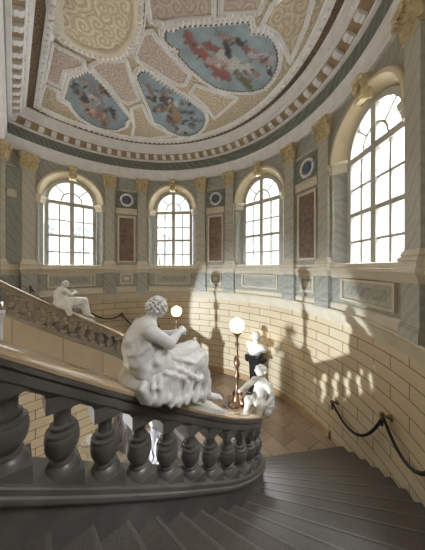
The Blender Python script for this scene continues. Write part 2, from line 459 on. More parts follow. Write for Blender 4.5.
painting('ceiling_painting', P1, bl(50, 60, 5, [(125, 125, 175, 195, 20, DK), (150, 80, 200, 130, 16, GR), (200, 110, 250, 215, 24, GR), (205, 180, 235, 205, 14, WH), (255, 130, 300, 165, 16, BR), (190, 245, 280, 300, 20, FL), (160, 215, 230, 250, 10, FL), (250, 240, 280, 300, 20, (.20, .13, .12)), (305, 240, 330, 285, 13, DK), (270, 305, 280, 315, 9, FL)]),
         'blue ceiling painting with a dark grey group of figures, nearest the straight cornice', SKY)
P2 = [(135, 75), (138, 69.5), (144, 68), (152, 73), (154, 76), (168, 85), (185, 95.5), (202, 108.5), (205, 112), (206.5, 119), (204, 127), (198, 133), (190, 136), (179, 135.5), (169, 131), (160, 124), (154, 122), (150, 110)]
painting('ceiling_painting', P2, bl(130, 60, 5, [(90, 120, 120, 190, 11, (.20, .10, .10)), (95, 180, 125, 200, 9, DK), (150, 160, 205, 150, 14, GR), (165, 190, 200, 200, 20, DK), (135, 240, 200, 230, 20, BR), (200, 225, 235, 290, 26, OC), (190, 290, 220, 305, 14, BR), (250, 210, 300, 215, 10, GR), (255, 255, 320, 262, 8, DK), (235, 340, 300, 345, 18, (.33, .34, .35)), (260, 298, 370, 300, 4, DK), (300, 320, 320, 322, 10, DK)]),
         'blue ceiling painting with a brown and ochre figure group, narrowest at its top', (.20, .265, .295))
P3 = [(163, 39), (162, 30), (167, 27), (172, 28.5), (180, 24), (195, 22.5), (210, 22), (232, 20), (250, 18.5), (252, 31), (260, 30.5), (268, 33), (275, 40), (279, 49), (280, 58), (278, 69), (272, 80), (264, 88.5), (254, 91.5), (240, 92), (226, 90.5), (215, 87.5), (205, 81), (190, 69), (176, 54), (177, 48), (171, 47)]
painting('ceiling_painting', P3, bl(160, 15, 3.27, [(88, 60, 120, 110, 14, RD), (100, 80, 140, 125, 13, RD), (150, 95, 190, 110, 12, RD), (140, 125, 215, 195, 15, (.27, .08, .06)), (180, 190, 225, 205, 10, RD), (205, 130, 255, 165, 22, WH), (160, 145, 215, 160, 12, (.35, .27, .25)), (190, 55, 250, 85, 12, GR), (205, 65, 240, 80, 8, FL), (215, 85, 225, 130, 10, DK), (255, 80, 270, 95, 10, DK), (280, 105, 300, 130, 13, RD), (300, 125, 365, 135, 12, (.36, .33, .36)), (325, 140, 345, 155, 9, FL), (250, 185, 295, 235, 11, GN), (285, 165, 305, 185, 12, WH), (305, 180, 318, 192, 8, RD), (355, 165, 360, 185, 8, DK)]),
         'large blue ceiling painting with a red-robed figure falling past a white one', (.22, .285, .31))
# cream medallion
med = [(52, 0), (53, 18), (56, 30), (63, 37), (75, 45), (90, 52), (105, 56), (118, 55), (128, 48), (136, 36), (140, 22), (141, 8), (141, 0), (136, -30), (120, -60), (60, -40)]
root = empty('ceiling_medallion', W(*CP(100, 20), CZ)); tag(root, 'cream ceiling medallion with ochre scrollwork inside a white beaded ring', 'ceiling medallion')
b0 = root.location.copy(); mp = [W(*CP(*p), CZ - .012) - b0 for p in med]
mb = MB(); mb.add(mp, [tuple(range(len(mp)))]); mb.obj('scrolled_field', M['ceilcream'], root, smooth=False)
mb = MB(); ornate(mp, .085, mb); mb.obj('frame', M['white'], root)
mb = MB(); c0 = sum((p for p in mp), Vector()) / len(mp); outframe([c0 + (p - c0) * .915 for p in mp], .10, .05, -1, mb, 0, .1, .06, 6); mb.obj('inner_fillet', M['ledge'], root)
# stucco panels between the paintings
def stucco(px, mat, label):
    pl = [CP(*p) for p in px]; cs = sum(p[0] for p in pl) / len(pl); cn = sum(p[1] for p in pl) / len(pl); b = W(cs, cn, CZ)
    r = empty('stucco_panel', b); tag(r, label, 'stucco panel', 'stucco panels of the ceiling')
    P = [W(s, n, CZ - .006) - b for s, n in pl]
    mb = MB(); mb.add(P, [tuple(range(len(P)))]); mb.obj('scrolled_field', M[mat], r, smooth=False)
    mb = MB(); ornate(P, .034, mb); mb.obj('frame', M['white'], r)
stucco([(100, 60), (118, 60), (126, 59), (128, 66), (131, 78), (139, 98), (128, 103), (120, 99), (110, 86), (101, 77), (94, 70), (90, 65)], 'ceilpink', 'pink stucco panel between the two smaller ceiling paintings')
stucco([(143, 32), (152, 30), (158, 40), (172, 56), (190, 74), (185, 84), (178, 84), (166, 78), (152, 68), (138, 60), (135, 53)], 'ceilpink', 'pink stucco panel between the large painting and the narrow-topped one')
stucco([(52, 42), (62, 48), (76, 55), (84, 60), (84, 66), (76, 69), (65, 70), (60, 86), (48, 80), (45, 78)], 'ceilpink', 'pink stucco panel at the straight cornice beside the medallion')
stucco([(147, 0), (150, 20), (165, 23), (176, 20), (214, 17), (214, 0), (212, -30), (150, -30)], 'ceilpink', 'pink stucco panel above the large ceiling painting')
stucco([(220, 14), (258, 12), (264, 0), (268, -14), (222, -18)], 'ceilpink', 'small pink stucco panel at the far end of the large painting')
stucco([(44, 84), (58, 90), (58, 98), (68, 104), (78, 117), (94, 127), (70, 122), (50, 114), (38, 106)], 'ceiltan', 'tan stucco panel in the corner outside the dark-figured painting')
stucco([(131, 108), (142, 104), (150, 122), (158, 127), (172, 135), (150, 138), (132, 136), (134, 126)], 'ceiltan', 'tan stucco panel between the two smaller paintings at the cornice')
stucco([(196, 84), (206, 88), (224, 94), (238, 97), (226, 108), (214, 118), (206, 106), (190, 92)], 'ceiltan', 'tan stucco panel under the lower edge of the large painting')
stucco([(262, 24), (272, 4), (300, -20), (318, -20), (306, 24), (290, 62), (286, 50), (278, 34)], 'ceiltan', 'tan stucco panel beside the curved end of the large painting')

# ------------------------------------------------------------------ windows
def window(idx, th):
    p, rz = wallframe(th, R + .062); root = empty('window_%d' % idx, p, rz); struct(root)
    z = lambda l: l * U + 0
    S = U
    mb = MB(); d = .05
    def bar(x0, x1, l0, l1, t=.05, mi=0): mb.box(x0 * S, x1 * S, -t / 2, t / 2, l0 * S, l1 * S)
    def arcbar(r0, r1, t=.05, n=24, a0=0, a1=PI, c=1.0):
        rows = []
        for (r, y) in ((r0, -t / 2), (r1, -t / 2), (r1, t / 2), (r0, t / 2)):
            rows.append([((r * math.cos(a0 + (a1 - a0) * i / n)) * S, y, (c + r * math.sin(a0 + (a1 - a0) * i / n)) * S) for i in range(n + 1)])
        mb.grid(rows, closed_v=True)
    bar(-.335, -.285, -.02, 1.0, .09); bar(.285, .335, -.02, 1.0, .09); arcbar(.285, .335, .09); bar(-.335, .335, -.02, .035, .11)
    bar(-.335, .335, .93, .985, .10)                          # transom at the spring line
    bar(-.027, .027, 0, 1.3, .10)                             # centre mullion
    bar(-.3, .3, .450, .487, .08)
    mb.obj('window_frame', M['frame'], root)
    mb = MB()
    for x in (-.155, .155): bar(x - .0095, x + .0095, 0, .95, .045)
    for l in (.225, .70): bar(-.3, .3, l - .0095, l + .0095, .045)
    arcbar(.122, .142, .045)
    for a in (45, 135):
        t = math.radians(a); q = Vector((math.cos(t), 0, math.sin(t)))
        mb.tube([Vector((0, 0, 1.0 * S)) + q * .13 * S, Vector((0, 0, 1.0 * S)) + q * .3 * S], .024, 6)
    mb.obj('glazing_bars', M['frame'], root)
    mb = MB(); n = 24
    ol = [(-.3, 0), (.3, 0)] + [(.3 * math.cos(PI * i / n), 1 + .3 * math.sin(PI * i / n)) for i in range(n + 1)]
    mb.add([(x * S, .0, l * S) for x, l in ol], [tuple(range(len(ol)))])
    mb.obj('glass', M['glass'], root, smooth=False, recalc=False)
    return root
for i, th in enumerate(WIN): window(i + 1, th)
for i, th in enumerate(WIN[:4]):
    p, rz = wallframe(th); r = empty('window_surround', p, rz)
    tag(r, ['cream arched window surround next to the far left corner', 'cream arched window surround behind the seated statue and far lamp', 'cream arched window surround over the black-pedestal bust', 'cream arched window surround of the big near window'][i], 'window surround', 'window surrounds')
    S = U; mb = MB(); n = 30
    prof = [(.326, -.085), (.345, -.058), (.350, -.048), (.378, -.018), (.384, -.004), (.400, .012), (.404, .026), (.412, .034), (.434, .034), (.442, .026), (.442, -.005)]
    bend = lambda x, y, l: (x * S, y * S - (R - math.sqrt(R * R - x * x)) * 0 * S, l * S)
    def cyl(x, y, l):   # keep the flat local frame on the curved wall
        a = x / R; return ((R - y) * math.sin(a) * S, (R - (R - y) * math.cos(a)) * S, l * S)
    rows = [[cyl(rr * math.cos(PI * k / n), y, 1 + rr * math.sin(PI * k / n)) for k in range(n + 1)] for rr, y in prof]
    mb.grid(rows); mb.obj('archivolt', M['cream'], r)
    for sg in (-1, 1):
        mb = MB()
        def prism(o, l0, l1):
            pl = [(.322, -.075), (.322 - o, -.06 + o * .5), (.398 - o * .4, .022 + o), (.442 + o * .3, .022 + o), (.442 + o * .3, -.005)]; n_ = len(pl)
            mb.add([cyl(sg * x, y, l) for l in (l0, l1) for x, y in pl], [tuple(range(n_)), tuple(range(2 * n_ - 1, n_ - 1, -1))] + [(i, (i + 1) % n_, n_ + (i + 1) % n_, n_ + i) for i in range(n_)])
        prism(.004, .90, .915); prism(.010, .915, .95); prism(.020, .95, .975); prism(.028, .975, 1.0)
        mb.obj('impost', M['ledge'], r, smooth=False)
        mb = MB()
        mb.box(sg * .412, sg * .438, -.005, .012, .10, .90, T=cyl); prism(.008, -.012, .05)
        mb.obj('jamb_strip', M['pilaster'], r, smooth=False)
    mb = MB()
    # gilded scrolled keystone
    pr = [(1.305, .03), (1.31, .075), (1.335, .09), (1.37, .08), (1.41, .075), (1.44, .095), (1.475, .115), (1.50, .10), (1.51, .04)]
    rows = [[cyl(w * sg, y, l) for l, y in pr] for sg, w in ((-1, .045), (-.6, .05), (.6, .05), (1, .045))]
    for a in rows[0]: pass
    rows[0] = [cyl(-.05, 0, l) for l, y in pr]; rows[3] = [cyl(.05, 0, l) for l, y in pr]
    rows[1] = [cyl(-.036, y, l) for l, y in pr]; rows[2] = [cyl(.036, y, l) for l, y in pr]
    mb.grid(rows)
    for sg in (-1, 1):
        mb.sphere(cyl(sg * .045, .09, 1.48), .05, 10, 6); mb.sphere(cyl(sg * .035, .07, 1.34), .04, 10, 6)
    mb.sphere(cyl(0, .1, 1.41), .07, 10, 6, sc=(1, .7, 1.5))
    tag(mb.obj('keystone', M['gold'], r), 'gilded scrolled keystone')
    # dado panel below
    if True:
        mb = MB(); mb.box(-.27, .27, .0, .012, -.285, -.105, T=cyl); 
        q = empty('dado_panel', p, rz); tag(q, ['long dado panel under the far left corner window', 'long dado panel under the window behind the seated statue', 'long dado panel under the window over the bust', 'long dado panel under the big near window'][i], 'dado panel', 'dado panels under the windows')
        mb.obj('panel_field', M['pilaster'], q, smooth=False)
        mb = MB()
        for (x0, x1, l0, l1) in ((-.31, .31, -.30, -.28), (-.31, .31, -.125, -.105), (-.31, -.285, -.28, -.125), (.285, .31, -.28, -.125)):
            mb.box(x0, x1, 0, .02, l0, l1, T=cyl)
        for (x0, x1, l0, l1) in ((-.23, .23, -.245, -.16),):
            mb.box(x0, x1, 0, .018, l0, l1, 1, T=cyl)
        mb.obj('panel_moulding', [M['ledge'], M['marble']], q, smooth=False)

# ------------------------------------------------------------------ pilasters
def cylf(x, y, l):
    a = x / R; return ((R - y) * math.sin(a) * U, (R - (R - y) * math.cos(a)) * U, l * U)
def capital_mesh():
    mb = MB(); w = .082
    mb.box(-w, w, 0, .05, 1.30, 1.315, T=cylf)                                   # astragal
    rows = []
    for l, k, y in ((1.315, .072, .045), (1.36, .074, .05), (1.42, .078, .06), (1.47, .09, .075)):
        rows.append([cylf(-k, 0, l), cylf(-k, y, l), cylf(k, y, l), cylf(k, 0, l)])
    mb.grid(rows)
    mb.box(-.105, .105, 0, .095, 1.475, 1.50, T=cylf); mb.box(-.098, .098, 0, .085, 1.46, 1.475, T=cylf)   # abacus
    def leaf(x, l0, h, w, out, side=0):
        rows = []
        for j in range(7):
            t = j / 6; ww = w * math.sin(PI * (.18 + .72 * t)) ; y = .05 + out * t ** 2.2; l = l0 + h * (t if t < .85 else .85 - (t - .85) * .8)
            rows.append([cylf(x + ww * k, y - abs(k) * .012 + (.012 if k == 0 else 0), l) for k in (-1, -.5, 0, .5, 1)])
        mb.grid(rows)
    for x in (-.055, 0, .055): leaf(x, 1.315, .075, .026, .035)
    for x in (-.03, .03): leaf(x, 1.335, .10, .028, .045)
    for x in (-.075, .075): leaf(x, 1.32, .12, .024, .04)
    for sg in (-1, 1):                                                            # corner volutes
        pts = []; rad = []
        for j in range(26):
            t = j / 25; a = t * 3.6 * PI; rr = .034 * (1 - .8 * t)
            pts.append(cylf(sg * (.082 - rr * math.cos(a) * .9), .085 + .006 * t, 1.435 + rr * math.sin(a))); rad.append(.02 * (1 - .5 * t))
        mb.tube(pts, rad, 6)
        mb.sphere(cylf(sg * .082, .088, 1.435), .03, 8, 6)
    mb.sphere(cylf(0, .09, 1.47), .05, 10, 6, sc=(1.2, .8, .8))
    return mb.mesh('capital', M['gold'])
def shaft_mesh():
    mb = MB(); w = .072
    mb.box(-w, w, 0, .04, .06, 1.305, T=cylf); mb.box(-w - .004, w + .004, 0, .043, 1.285, 1.30, T=cylf)
    return mb.mesh('shaft', M['pilaster'], smooth=False)
def base_mesh():
    mb = MB(); 
    rows = []
    for y, l in ((.042, .10), (.05, .085), (.056, .07), (.052, .062), (.062, .055), (.068, .04), (.062, .03), (.07, .028), (.07, 0), (.08, -.005), (.085, -.03), (.07, -.05), (.055, -.09)):
        k = .03 + y
        rows.append([cylf(-k, 0, l), cylf(-k, y, l), cylf(k, y, l), cylf(k, 0, l)])
    mb.grid(rows); return mb.mesh('base', M['ledge'], angle=25)
def ped_mesh():
    mb = MB(); mb.box(-.085, .085, 0, .05, -.34, -.085, T=cylf); mb.box(-.1, .1, 0, .062, -.41, -.345, T=cylf); mb.box(-.093, .093, 0, .056, -.35, -.33, T=cylf)
    return mb.mesh('pedestal', M['marble'], smooth=False)
cm, sm, bmh, pm = capital_mesh(), shaft_mesh(), base_mesh(), ped_mesh()
PIL = [(102.7, 'pilaster beside the far left corner, left of the first window'), (73.3, 'pilaster right of the far left corner window'), (58.7, 'pilaster left of the window behind the seated statue'),
       (29.3, 'pilaster right of the window behind the seated statue'), (14.7, 'pilaster left of the window over the bust'), (-14.7, 'pilaster right of the window over the bust'),
       (-29.3, 'pilaster left of the big near window'), (-58.7, 'pilaster right of the big near window, cut by the picture edge')]
for th, lab in PIL:
    p, rz = wallframe(th); r = empty('pilaster', p, rz); tag(r, 'pale marble ' + lab, 'pilaster', 'marble pilasters round the curved wall')
    link('shaft', sm, r); tag(link('capital', cm, r), 'gilded carved capital'); link('base', bmh, r); link('pedestal', pm, r)
# corner pilaster on the straight wall
r = empty('pilaster', W(SW, NC + 1.83, 0), AX - PI / 2); tag(r, 'marble pilaster on the straight wall at the picture\'s left edge', 'pilaster', 'marble pilasters round the curved wall')
link('shaft', sm, r); tag(link('capital', cm, r), 'gilded carved capital'); link('base', bmh, r); link('pedestal', pm, r)

# piers: rust panels, blocks, medallions, small dado panels
PIER = [(66, 'between the first two windows from the left'), (22, 'right of the window behind the statue'), (-22, 'left of the big near window'), (107.6, 'in the far left corner by the straight wall')]
for k, (th, lab) in enumerate(PIER):
    p, rz = wallframe(th); hw = .165 if k < 3 else .05
    if k < 3:
        r = empty('wall_panel', p, rz); tag(r, 'tall rust brown marble panel in a pale frame ' + lab, 'wall panel', 'rust marble panels on the piers')
        mb = MB(); mb.box(-.115, .115, 0, .012, .10, .84, T=cylf); tag(mb.obj('panel_field', M['rust'], r, smooth=False), 'rust brown mottled marble')
        mb = MB()
        for x0, x1, l0, l1 in ((-.14, .14, .83, .86), (-.14, .14, .08, .105), (-.14, -.115, .105, .83), (.115, .14, .105, .83)): mb.box(x0, x1, 0, .025, l0, l1, T=cylf)
        mb.obj('panel_moulding', M['ledge'], r, smooth=False)
        r = empty('wall_medallion', p, rz); tag(r, 'round blue wall medallion in a pale ring ' + lab, 'medallion', 'blue medallions on the piers')
        mb = MB(); mb.box(-hw, hw, 0, .01, .985, 1.265, T=cylf); tag(mb.obj('backing', M['green'], r, smooth=False), 'dark green marble square')
        mb = MB(); c = Vector(cylf(0, .012, 1.135)); n = 28
        mb.tube([c + Vector((.093 * U * math.cos(2 * PI * i / n), .012, .093 * U * math.sin(2 * PI * i / n))) for i in range(n)], .036, 8, closed=True)
        for a in (-2.0, -1.57, -1.14): mb.sphere(c + Vector((.105 * U * math.cos(a), .02, .105 * U * math.sin(a))), .035, 8, 6)
        mb.obj('ring', M['white'], r)
        mb = MB(); mb.sphere(c, .082 * U, 24, 10, sc=(1, .08, 1)); mb.sphere(c + Vector((0, .02, .0)), .05 * U, 12, 8, 1, sc=(.8, .12, 1))
        tag(mb.obj('disc', [M['blue'], mottled('worn_blue_relief', (.05, .08, .17), (.14, .18, .29), 14, .3)], r), 'dark blue relief disc')
        r = empty('dado_panel', p, rz); tag(r, 'small square dado panel under the pier ' + lab, 'dado panel', 'small dado panels under the piers')
        mb = MB(); mb.box(-.07, .07, 0, .012, -.26, -.13, T=cylf); mb.obj('panel_field', M['marble'], r, smooth=False)
        mb = MB()
        for x0, x1, l0, l1 in ((-.1, .1, -.29, -.262), (-.1, .1, -.13, -.105), (-.1, -.075, -.262, -.13), (.075, .1, -.262, -.13)): mb.box(x0, x1, 0, .02, l0, l1, T=cylf)
        mb.box(-.045, .045, 0, .018, -.225, -.165, T=cylf)
        mb.obj('panel_moulding', M['ledge'], r, smooth=False)
    r = empty('pier_block', p, rz); tag(r, 'pale moulded stone block across the pier ' + lab, 'stone block', 'stone blocks across the piers')
    mb = MB(); mb.box(-hw, hw, 0, .03, .89, .965, T=cylf); mb.box(-hw, hw, 0, .04, .965, .985, T=cylf); mb.obj('block', M['ledge'], r, smooth=False)
    mb = MB(); mb.box(-hw, hw, 0, .02, 1.285, 1.30, T=cylf); mb.obj('fillet', M['ledge'], r, smooth=False)

# ------------------------------------------------------------------ straight side, hall behind
def wallbox(name, s0, s1, n0, n1, l0, l1, mat, kind='structure', brick=False):
    vs = [W(s, n, l) for l in (l0, l1) for n in (n0, n1) for s in (s0, s1)]
    fs = [(0, 2, 3, 1), (4, 5, 7, 6), (0, 1, 5, 4), (2, 6, 7, 3), (0, 4, 6, 2), (1, 3, 7, 5)]
    mb = MB(); L = [(s, n, l) for l in (l0, l1) for n in (n0, n1) for s in (s0, s1)]
    for f in fs:
        ns = len({L[i][1] for i in f}) == 1; nl = len({L[i][2] for i in f}) == 1
        mb.add([vs[i] for i in f], [(0, 1, 2, 3)], 0, [((L[i][0], L[i][1]) if nl else ((L[i][0], L[i][2]) if ns else (L[i][1], L[i][2]))) for i in f])
    o = mb.obj(name, mat, smooth=False); o['kind'] = kind; return o
wallbox('wall_beam', -.40, SW, NC - 2.35, NC + 2.35, 1.515, 2.3, M['marble'])
wallbox('wall_corner_far', -.40, SW, NC + 1.75, NC + 2.35, LOW, 1.515, M['marble'])
wallbox('wall_corner_near', -.40, SW - .02, NC - 2.35, NC - 1.98, LOW, 1.515, M['marble'])
wallbox('wall_back', -2.0, -1.9, NC - 2.4, NC + 2.4, -.3, 1.7, M['plaster'])
wallbox('wall_hall_far', -1.9, -.40, NC + 2.0, NC + 2.1, -.3, 1.7, M['plaster'])
wallbox('wall_hall_near', -1.9, -.40, NC - 2.1, NC - 2.0, -.3, 1.7, M['plaster'])
wallbox('ceiling_hall', -1.95, -.35, NC - 2.2, NC + 2.2, 1.60, 1.72, M['plaster'])
wallbox('floor_upper', -1.95, -.42, NC - 2.2, NC + 2.2, -.42, -.335, M['tile'])
wallbox('floor_lower', -.9, 1.5, NC - 1.3, NC + 1.3, LOW - .08, LOW, M['tile'])
wallbox('wall_light_stop', -.52, -.44, NC - 1.3, NC + 1.3, -1.25, -.40, M['ledge'])  # unseen block added to cut the entrance beam off at sill level
wallbox('wall_well_back', -.95, -.85, NC - 1.3, NC + 1.3, LOW, -.40, M['brick'])

# ------------------------------------------------------------------ stair geometry
KB = 1.152                                  # size factor of the balustrade section
RN = .676                                   # rail line, axis coordinate n
TS = .69
SIDE = {False: (.67, .551, (TS, 1.227), (1.44, 1.23)), True: (.71, .644, (TS, 1.32), (1.48, 1.40))}   # ellipse radii, centre, newel
def railL(t):                               # rail top level as a function of distance along the balustrade
    if t <= TS:
        a = t / KB + .017; return KB * (-.151 - .72 * a + .0904 * a * a if a > 0 else -.151 - .72 * a)
    return railL(TS) - .59 * (t - TS)
ARC = {}; TE = {}
for far_ in (False, True):
    es_, en_, ec_, nw_ = SIDE[far_]; arc = []; Nn = 200; prev = (TS, RN); acc = TS
    for i in range(Nn + 1):
        f = PI / 2 * i / Nn; p = (ec_[0] + es_ * math.sin(f), ec_[1] - en_ * math.cos(f))
        acc += math.hypot(p[0] - prev[0], p[1] - prev[1]); prev = p
        arc.append((acc, p[0], p[1], math.atan2(en_ * math.sin(f), es_ * math.cos(f)), f))
    ARC[far_] = arc; TE[far_] = arc[-1][0]
def path(t, far=False):                     # -> s, n, heading
    if t <= TS: return t, RN, 0.0
    arc = ARC[far]
    for a, b in zip(arc, arc[1:]):
        if t <= b[0]:
            f = (t - a[0]) / max(1e-9, b[0] - a[0]); return a[1] + (b[1] - a[1]) * f, a[2] + (b[2] - a[2]) * f, a[3] + (b[3] - a[3]) * f
    return arc[-1][1], arc[-1][2], arc[-1][3]
def off(t, q, far=False):                   # q > 0 towards the stair (outer) side
    s, n, h = path(t, far); return s + q * math.sin(h), n - q * math.cos(h)
def mir(n, far): return 2 * NC - n if far else n
def sweep(mb, prof, t0, t1, far, nseg=90, closed=True, mi=0, lv=railL, uvscale=None):
    rows = []; uvs = []
    for q, z in prof:
        row = []; uv = []
        for i in range(nseg + 1):
            t = t0 + (t1 - t0) * i / nseg; s, n = off(t, q * KB, far); row.append(W(s, mir(n, far), lv(t) + (z(t) if callable(z) else z * KB))); uv.append((t, z if not callable(z) else z(t)))
        rows.append(row); uvs.append(uv)
    mb.grid(rows, closed_v=closed, mi=mi, uvs=uvs)
    # end caps
    k = len(rows)
    if closed:
        mb.add([r[0] for r in rows], [tuple(range(k))], mi, [(0, 0)] * k); mb.add([r[-1] for r in rows], [tuple(range(k))[::-1]], mi, [(0, 0)] * k)

def baluster_mesh():
    """heavy vase baluster: square abacus, neck, ringed urn, bell foot, square plinth; origin at rail top, metres"""
    mb = MB(); S = U * KB; Zf = lambda z: -.08 + (z + .08) * .90 if z < -.08 else z
    mb.box(-.033 * S, .033 * S, -.033 * S, .033 * S, -.084 * S, -.05 * S)
    prof = [(.030, -.084), (.0285, -.091), (.021, -.096), (.0172, -.102), (.0165, -.122), (.0175, -.126), (.0235, -.128), (.0245, -.132), (.0232, -.136), (.0215, -.138), (.031, -.140), (.0325, -.144), (.0315, -.148), (.0335, -.152), (.0342, -.160), (.0338, -.170), (.031, -.183),
            (.025, -.194), (.0195, -.199), (.0185, -.202), (.0245, -.204), (.0255, -.208), (.0238, -.211), (.0275, -.214), (.032, -.221), (.0345, -.228), (.0355, -.232)]
    mb.lathe([(r * S, z * S) for r, z in prof], 24)
    mb.box(-.037 * S, .037 * S, -.037 * S, .037 * S, -.28 * S, -.2305 * S)
    return mb.mesh('baluster', M['stone'], angle=35)
BM = baluster_mesh()
BMF = BM.copy(); BMF.materials.clear(); BMF.materials.append(M['stone_lit'])
def balustrade(far, label):
    root = empty('balustrade', W(*[0, mir(RN, far)], railL(0) - .33)); tag(root, label, 'balustrade', 'stone balustrades of the staircase')
    base = root.location.copy(); TEND = TE[far]; NW = SIDE[far][3]
    def sub(mb): mb.v = [tuple(Vector(v) - base) for v in mb.v]; return mb
    T0 = -.42
    mb = MB(); sweep(mb, [(-.043, -.003), (-.038, 0), (.038, 0), (.043, -.003), (.043, -.011), (-.043, -.011)], T0, TEND, far)
    tag(sub(mb).obj('handrail', M['railtop'], root), 'polished tan handrail slab')
    mb = MB(); sweep(mb, [(.041, -.011), (.041, -.025), (.034, -.028), (.034, -.031), (.037, -.034), (.037, -.053), (.031, -.058), (.029, -.066), (-.029, -.066), (-.031, -.058), (-.037, -.053), (-.037, -.034), (-.034, -.031), (-.034, -.028), (-.041, -.025), (-.041, -.011)], T0, TEND, far)
    sub(mb).obj('rail_moulding', M['stone_lit' if far else 'stone'], root)
    mb = MB(); sweep(mb, [(.046, -.242), (.0485, -.245), (.0485, -.257), (.053, -.260), (.0545, -.266), (.053, -.272), (.047, -.275), (.043, -.282), (-.043, -.282), (-.05, -.262), (-.048, -.242)], T0, TEND, far)
    sub(mb).obj('curb', M['stone_lit' if far else 'stone'], root)
    mb = MB(); sweep(mb, [(.041, -.279), (.041, -.52), (-.041, -.52), (-.041, -.279)], T0, TEND, far)
    sub(mb).obj('stringer', M['stringer'] if far else M['stone'], root)
    k = 0; t = -.008 - .1037 * 4
    while t < TEND - .03:
        s, n, h = path(t, far); o = link('baluster', BMF if far else BM, root, W(s, mir(n, far), railL(t)) - base)
        o.rotation_euler = (0, 0, AX + (-h if far else h)); t += .1037
    # newel at the landing end
    q = W(NW[0], mir(NW[1], far), 0); mb = MB()
    zt = railL(TEND)
    def NB(h, l0, l1): mb.box(-h, h, -h, h, l0 * U, l1 * U, T=lambda x, y, z: ROT @ Vector((x * U, y * U, 0)) + Vector((q.x - base.x, q.y - base.y, z + EYE - base.z)))
    NB(.085, LAND, zt - .30); NB(.095, LAND, LAND + .08); NB(.075, zt - .30, zt - .03); NB(.09, zt - .03, zt + .012); NB(.082, zt - .06, zt - .03)
    mb.obj('newel', M['stone'], root, smooth=False)
    return root
balustrade(False, 'grey stone balustrade in front, carrying the large seated marble statue')
balustrade(True, 'stone balustrade across the stairwell, seen behind the front handrail')
# walls of the stairwell under the two balustrades
for far in (False, True):
    mb = MB()
    sweep(mb, [(-.040, -.515), (-.040, lambda t: LOW - railL(t)), (.040, lambda t: LOW - railL(t)), (.040, -.515)], -.42, TE[far], far, closed=True)
    # UV: use true level
    vv = mb.v
    o = None
    for fi in list(mb.uv): mb.uv[fi] = [(u, (vv[mb.f[fi][k]][2] - EYE) / U) for k, (u, w) in enumerate(mb.uv[fi])]
    struct(mb.obj('wall_stairwell_' + ('far' if far else 'near'), M['brick'], recalc=False))

RISE = .0615
def lev(k): return LAND + RISE * (19 - k)
def inner(k, far):                          # inner end of nosing k against the curb
    if k <= 9: return off(.058 + .0925 * (k - 1), .04 * KB, far)
    es_, en_, ec_, nw_ = SIDE[far]
    if k >= 19: return (nw_[0] + .06, nw_[1] + .09)
    f = math.radians(10 + (k - 9) * 8.6)
    t = next(q[0] for q in ARC[far] if q[4] >= f - 1e-6); return off(t, .04 * KB, far)
def th_out(k):                              # angle about the apse centre, degrees from the axis (near side negative)
    w = -24 + 3.9 * (k - 10) if k >= 10 else -24 - 4.5 * (10 - k)
    return w - 43
def outer(k):
    th = th_out(k)
    if th >= -108: return (SC0 + 2.028 * math.cos(math.radians(th)), NC + 2.028 * math.sin(math.radians(th)))
    s, n = SC0 + 2.028 * math.cos(math.radians(-108)), NC + 2.028 * math.sin(math.radians(-108))
    return (s - .15 * ((-108 - th) / 4.5), n)
def staircase(far, label):
    root = empty('staircase', W(.7, mir(.3, far), LAND)); tag(root, label, 'staircase', 'curved stair flights'); base = root.location.copy()
    for k in range(-2, 19):
        i0, i1 = inner(k - 1, far), inner(k, far); a, b = outer(k - 1), outer(k)
        L = lev(k)
        # nosing overhang
        def line(i, o, m=6): return [(i[0] + (o[0] - i[0]) * j / m, i[1] + (o[1] - i[1]) * j / m) for j in range(m + 1)]
        fr = line(i1, b); bk = line(i0, a)
        if th_out(k - 1) > -108:
            th0, th1 = th_out(k - 1), th_out(k); side = [(SC0 + 2.028 * math.cos(math.radians(th0 + (th1 - th0) * j / 4)), NC + 2.028 * math.sin(math.radians(th0 + (th1 - th0) * j / 4))) for j in range(1, 4)]
        else: side = []
        dx, dy = b[0] - i1[0], b[1] - i1[1]; d = math.hypot(dx, dy); ov = (-dy / d * .0, dx / d * .0)
        poly = bk + side + fr[::-1]
        mb = MB(); n = len(poly)
        vs = [W(s, mir(q, far), L) - base for s, q in poly] + [W(s, mir(q, far), L - .13) - base for s, q in poly]
        mb.add(vs, [tuple(range(n)), tuple(range(2 * n - 1, n - 1, -1))] + [(i, (i + 1) % n, n + (i + 1) % n, n + i) for i in range(n)])
        st = mb.obj('step', M['step'], root, smooth=False)
        # worn rounded front edge
        nx, ny = dy / d, -dx / d
        # pick the downhill side
        cx, cy = (i0[0] + a[0]) / 2, (i0[1] + a[1]) / 2
        if (i1[0] - cx) * nx + (i1[1] - cy) * ny < 0: nx, ny = -nx, -ny
        mb = MB(); rows = []
        for (q, z) in ((-.002, .0012), (.006, .0012), (.0095, -.002), (.0095, -.012), (.004, -.0155), (-.002, -.0155)):
            rows.append([W(s + nx * q, mir(p + ny * q, far), L + z) - base for s, p in (fr[0], fr[3], (fr[-1][0] * .995 + fr[0][0] * .005, fr[-1][1] * .995 + fr[0][1] * .005))])
        mb.grid(rows, closed_v=True); k0 = len(rows)
        mb.obj('nosing', M['nosing'], st)
    return root
staircase(False, 'dark granite stair flight descending past the front balustrade')
staircase(True, 'granite stair flight rising behind the far balustrade')
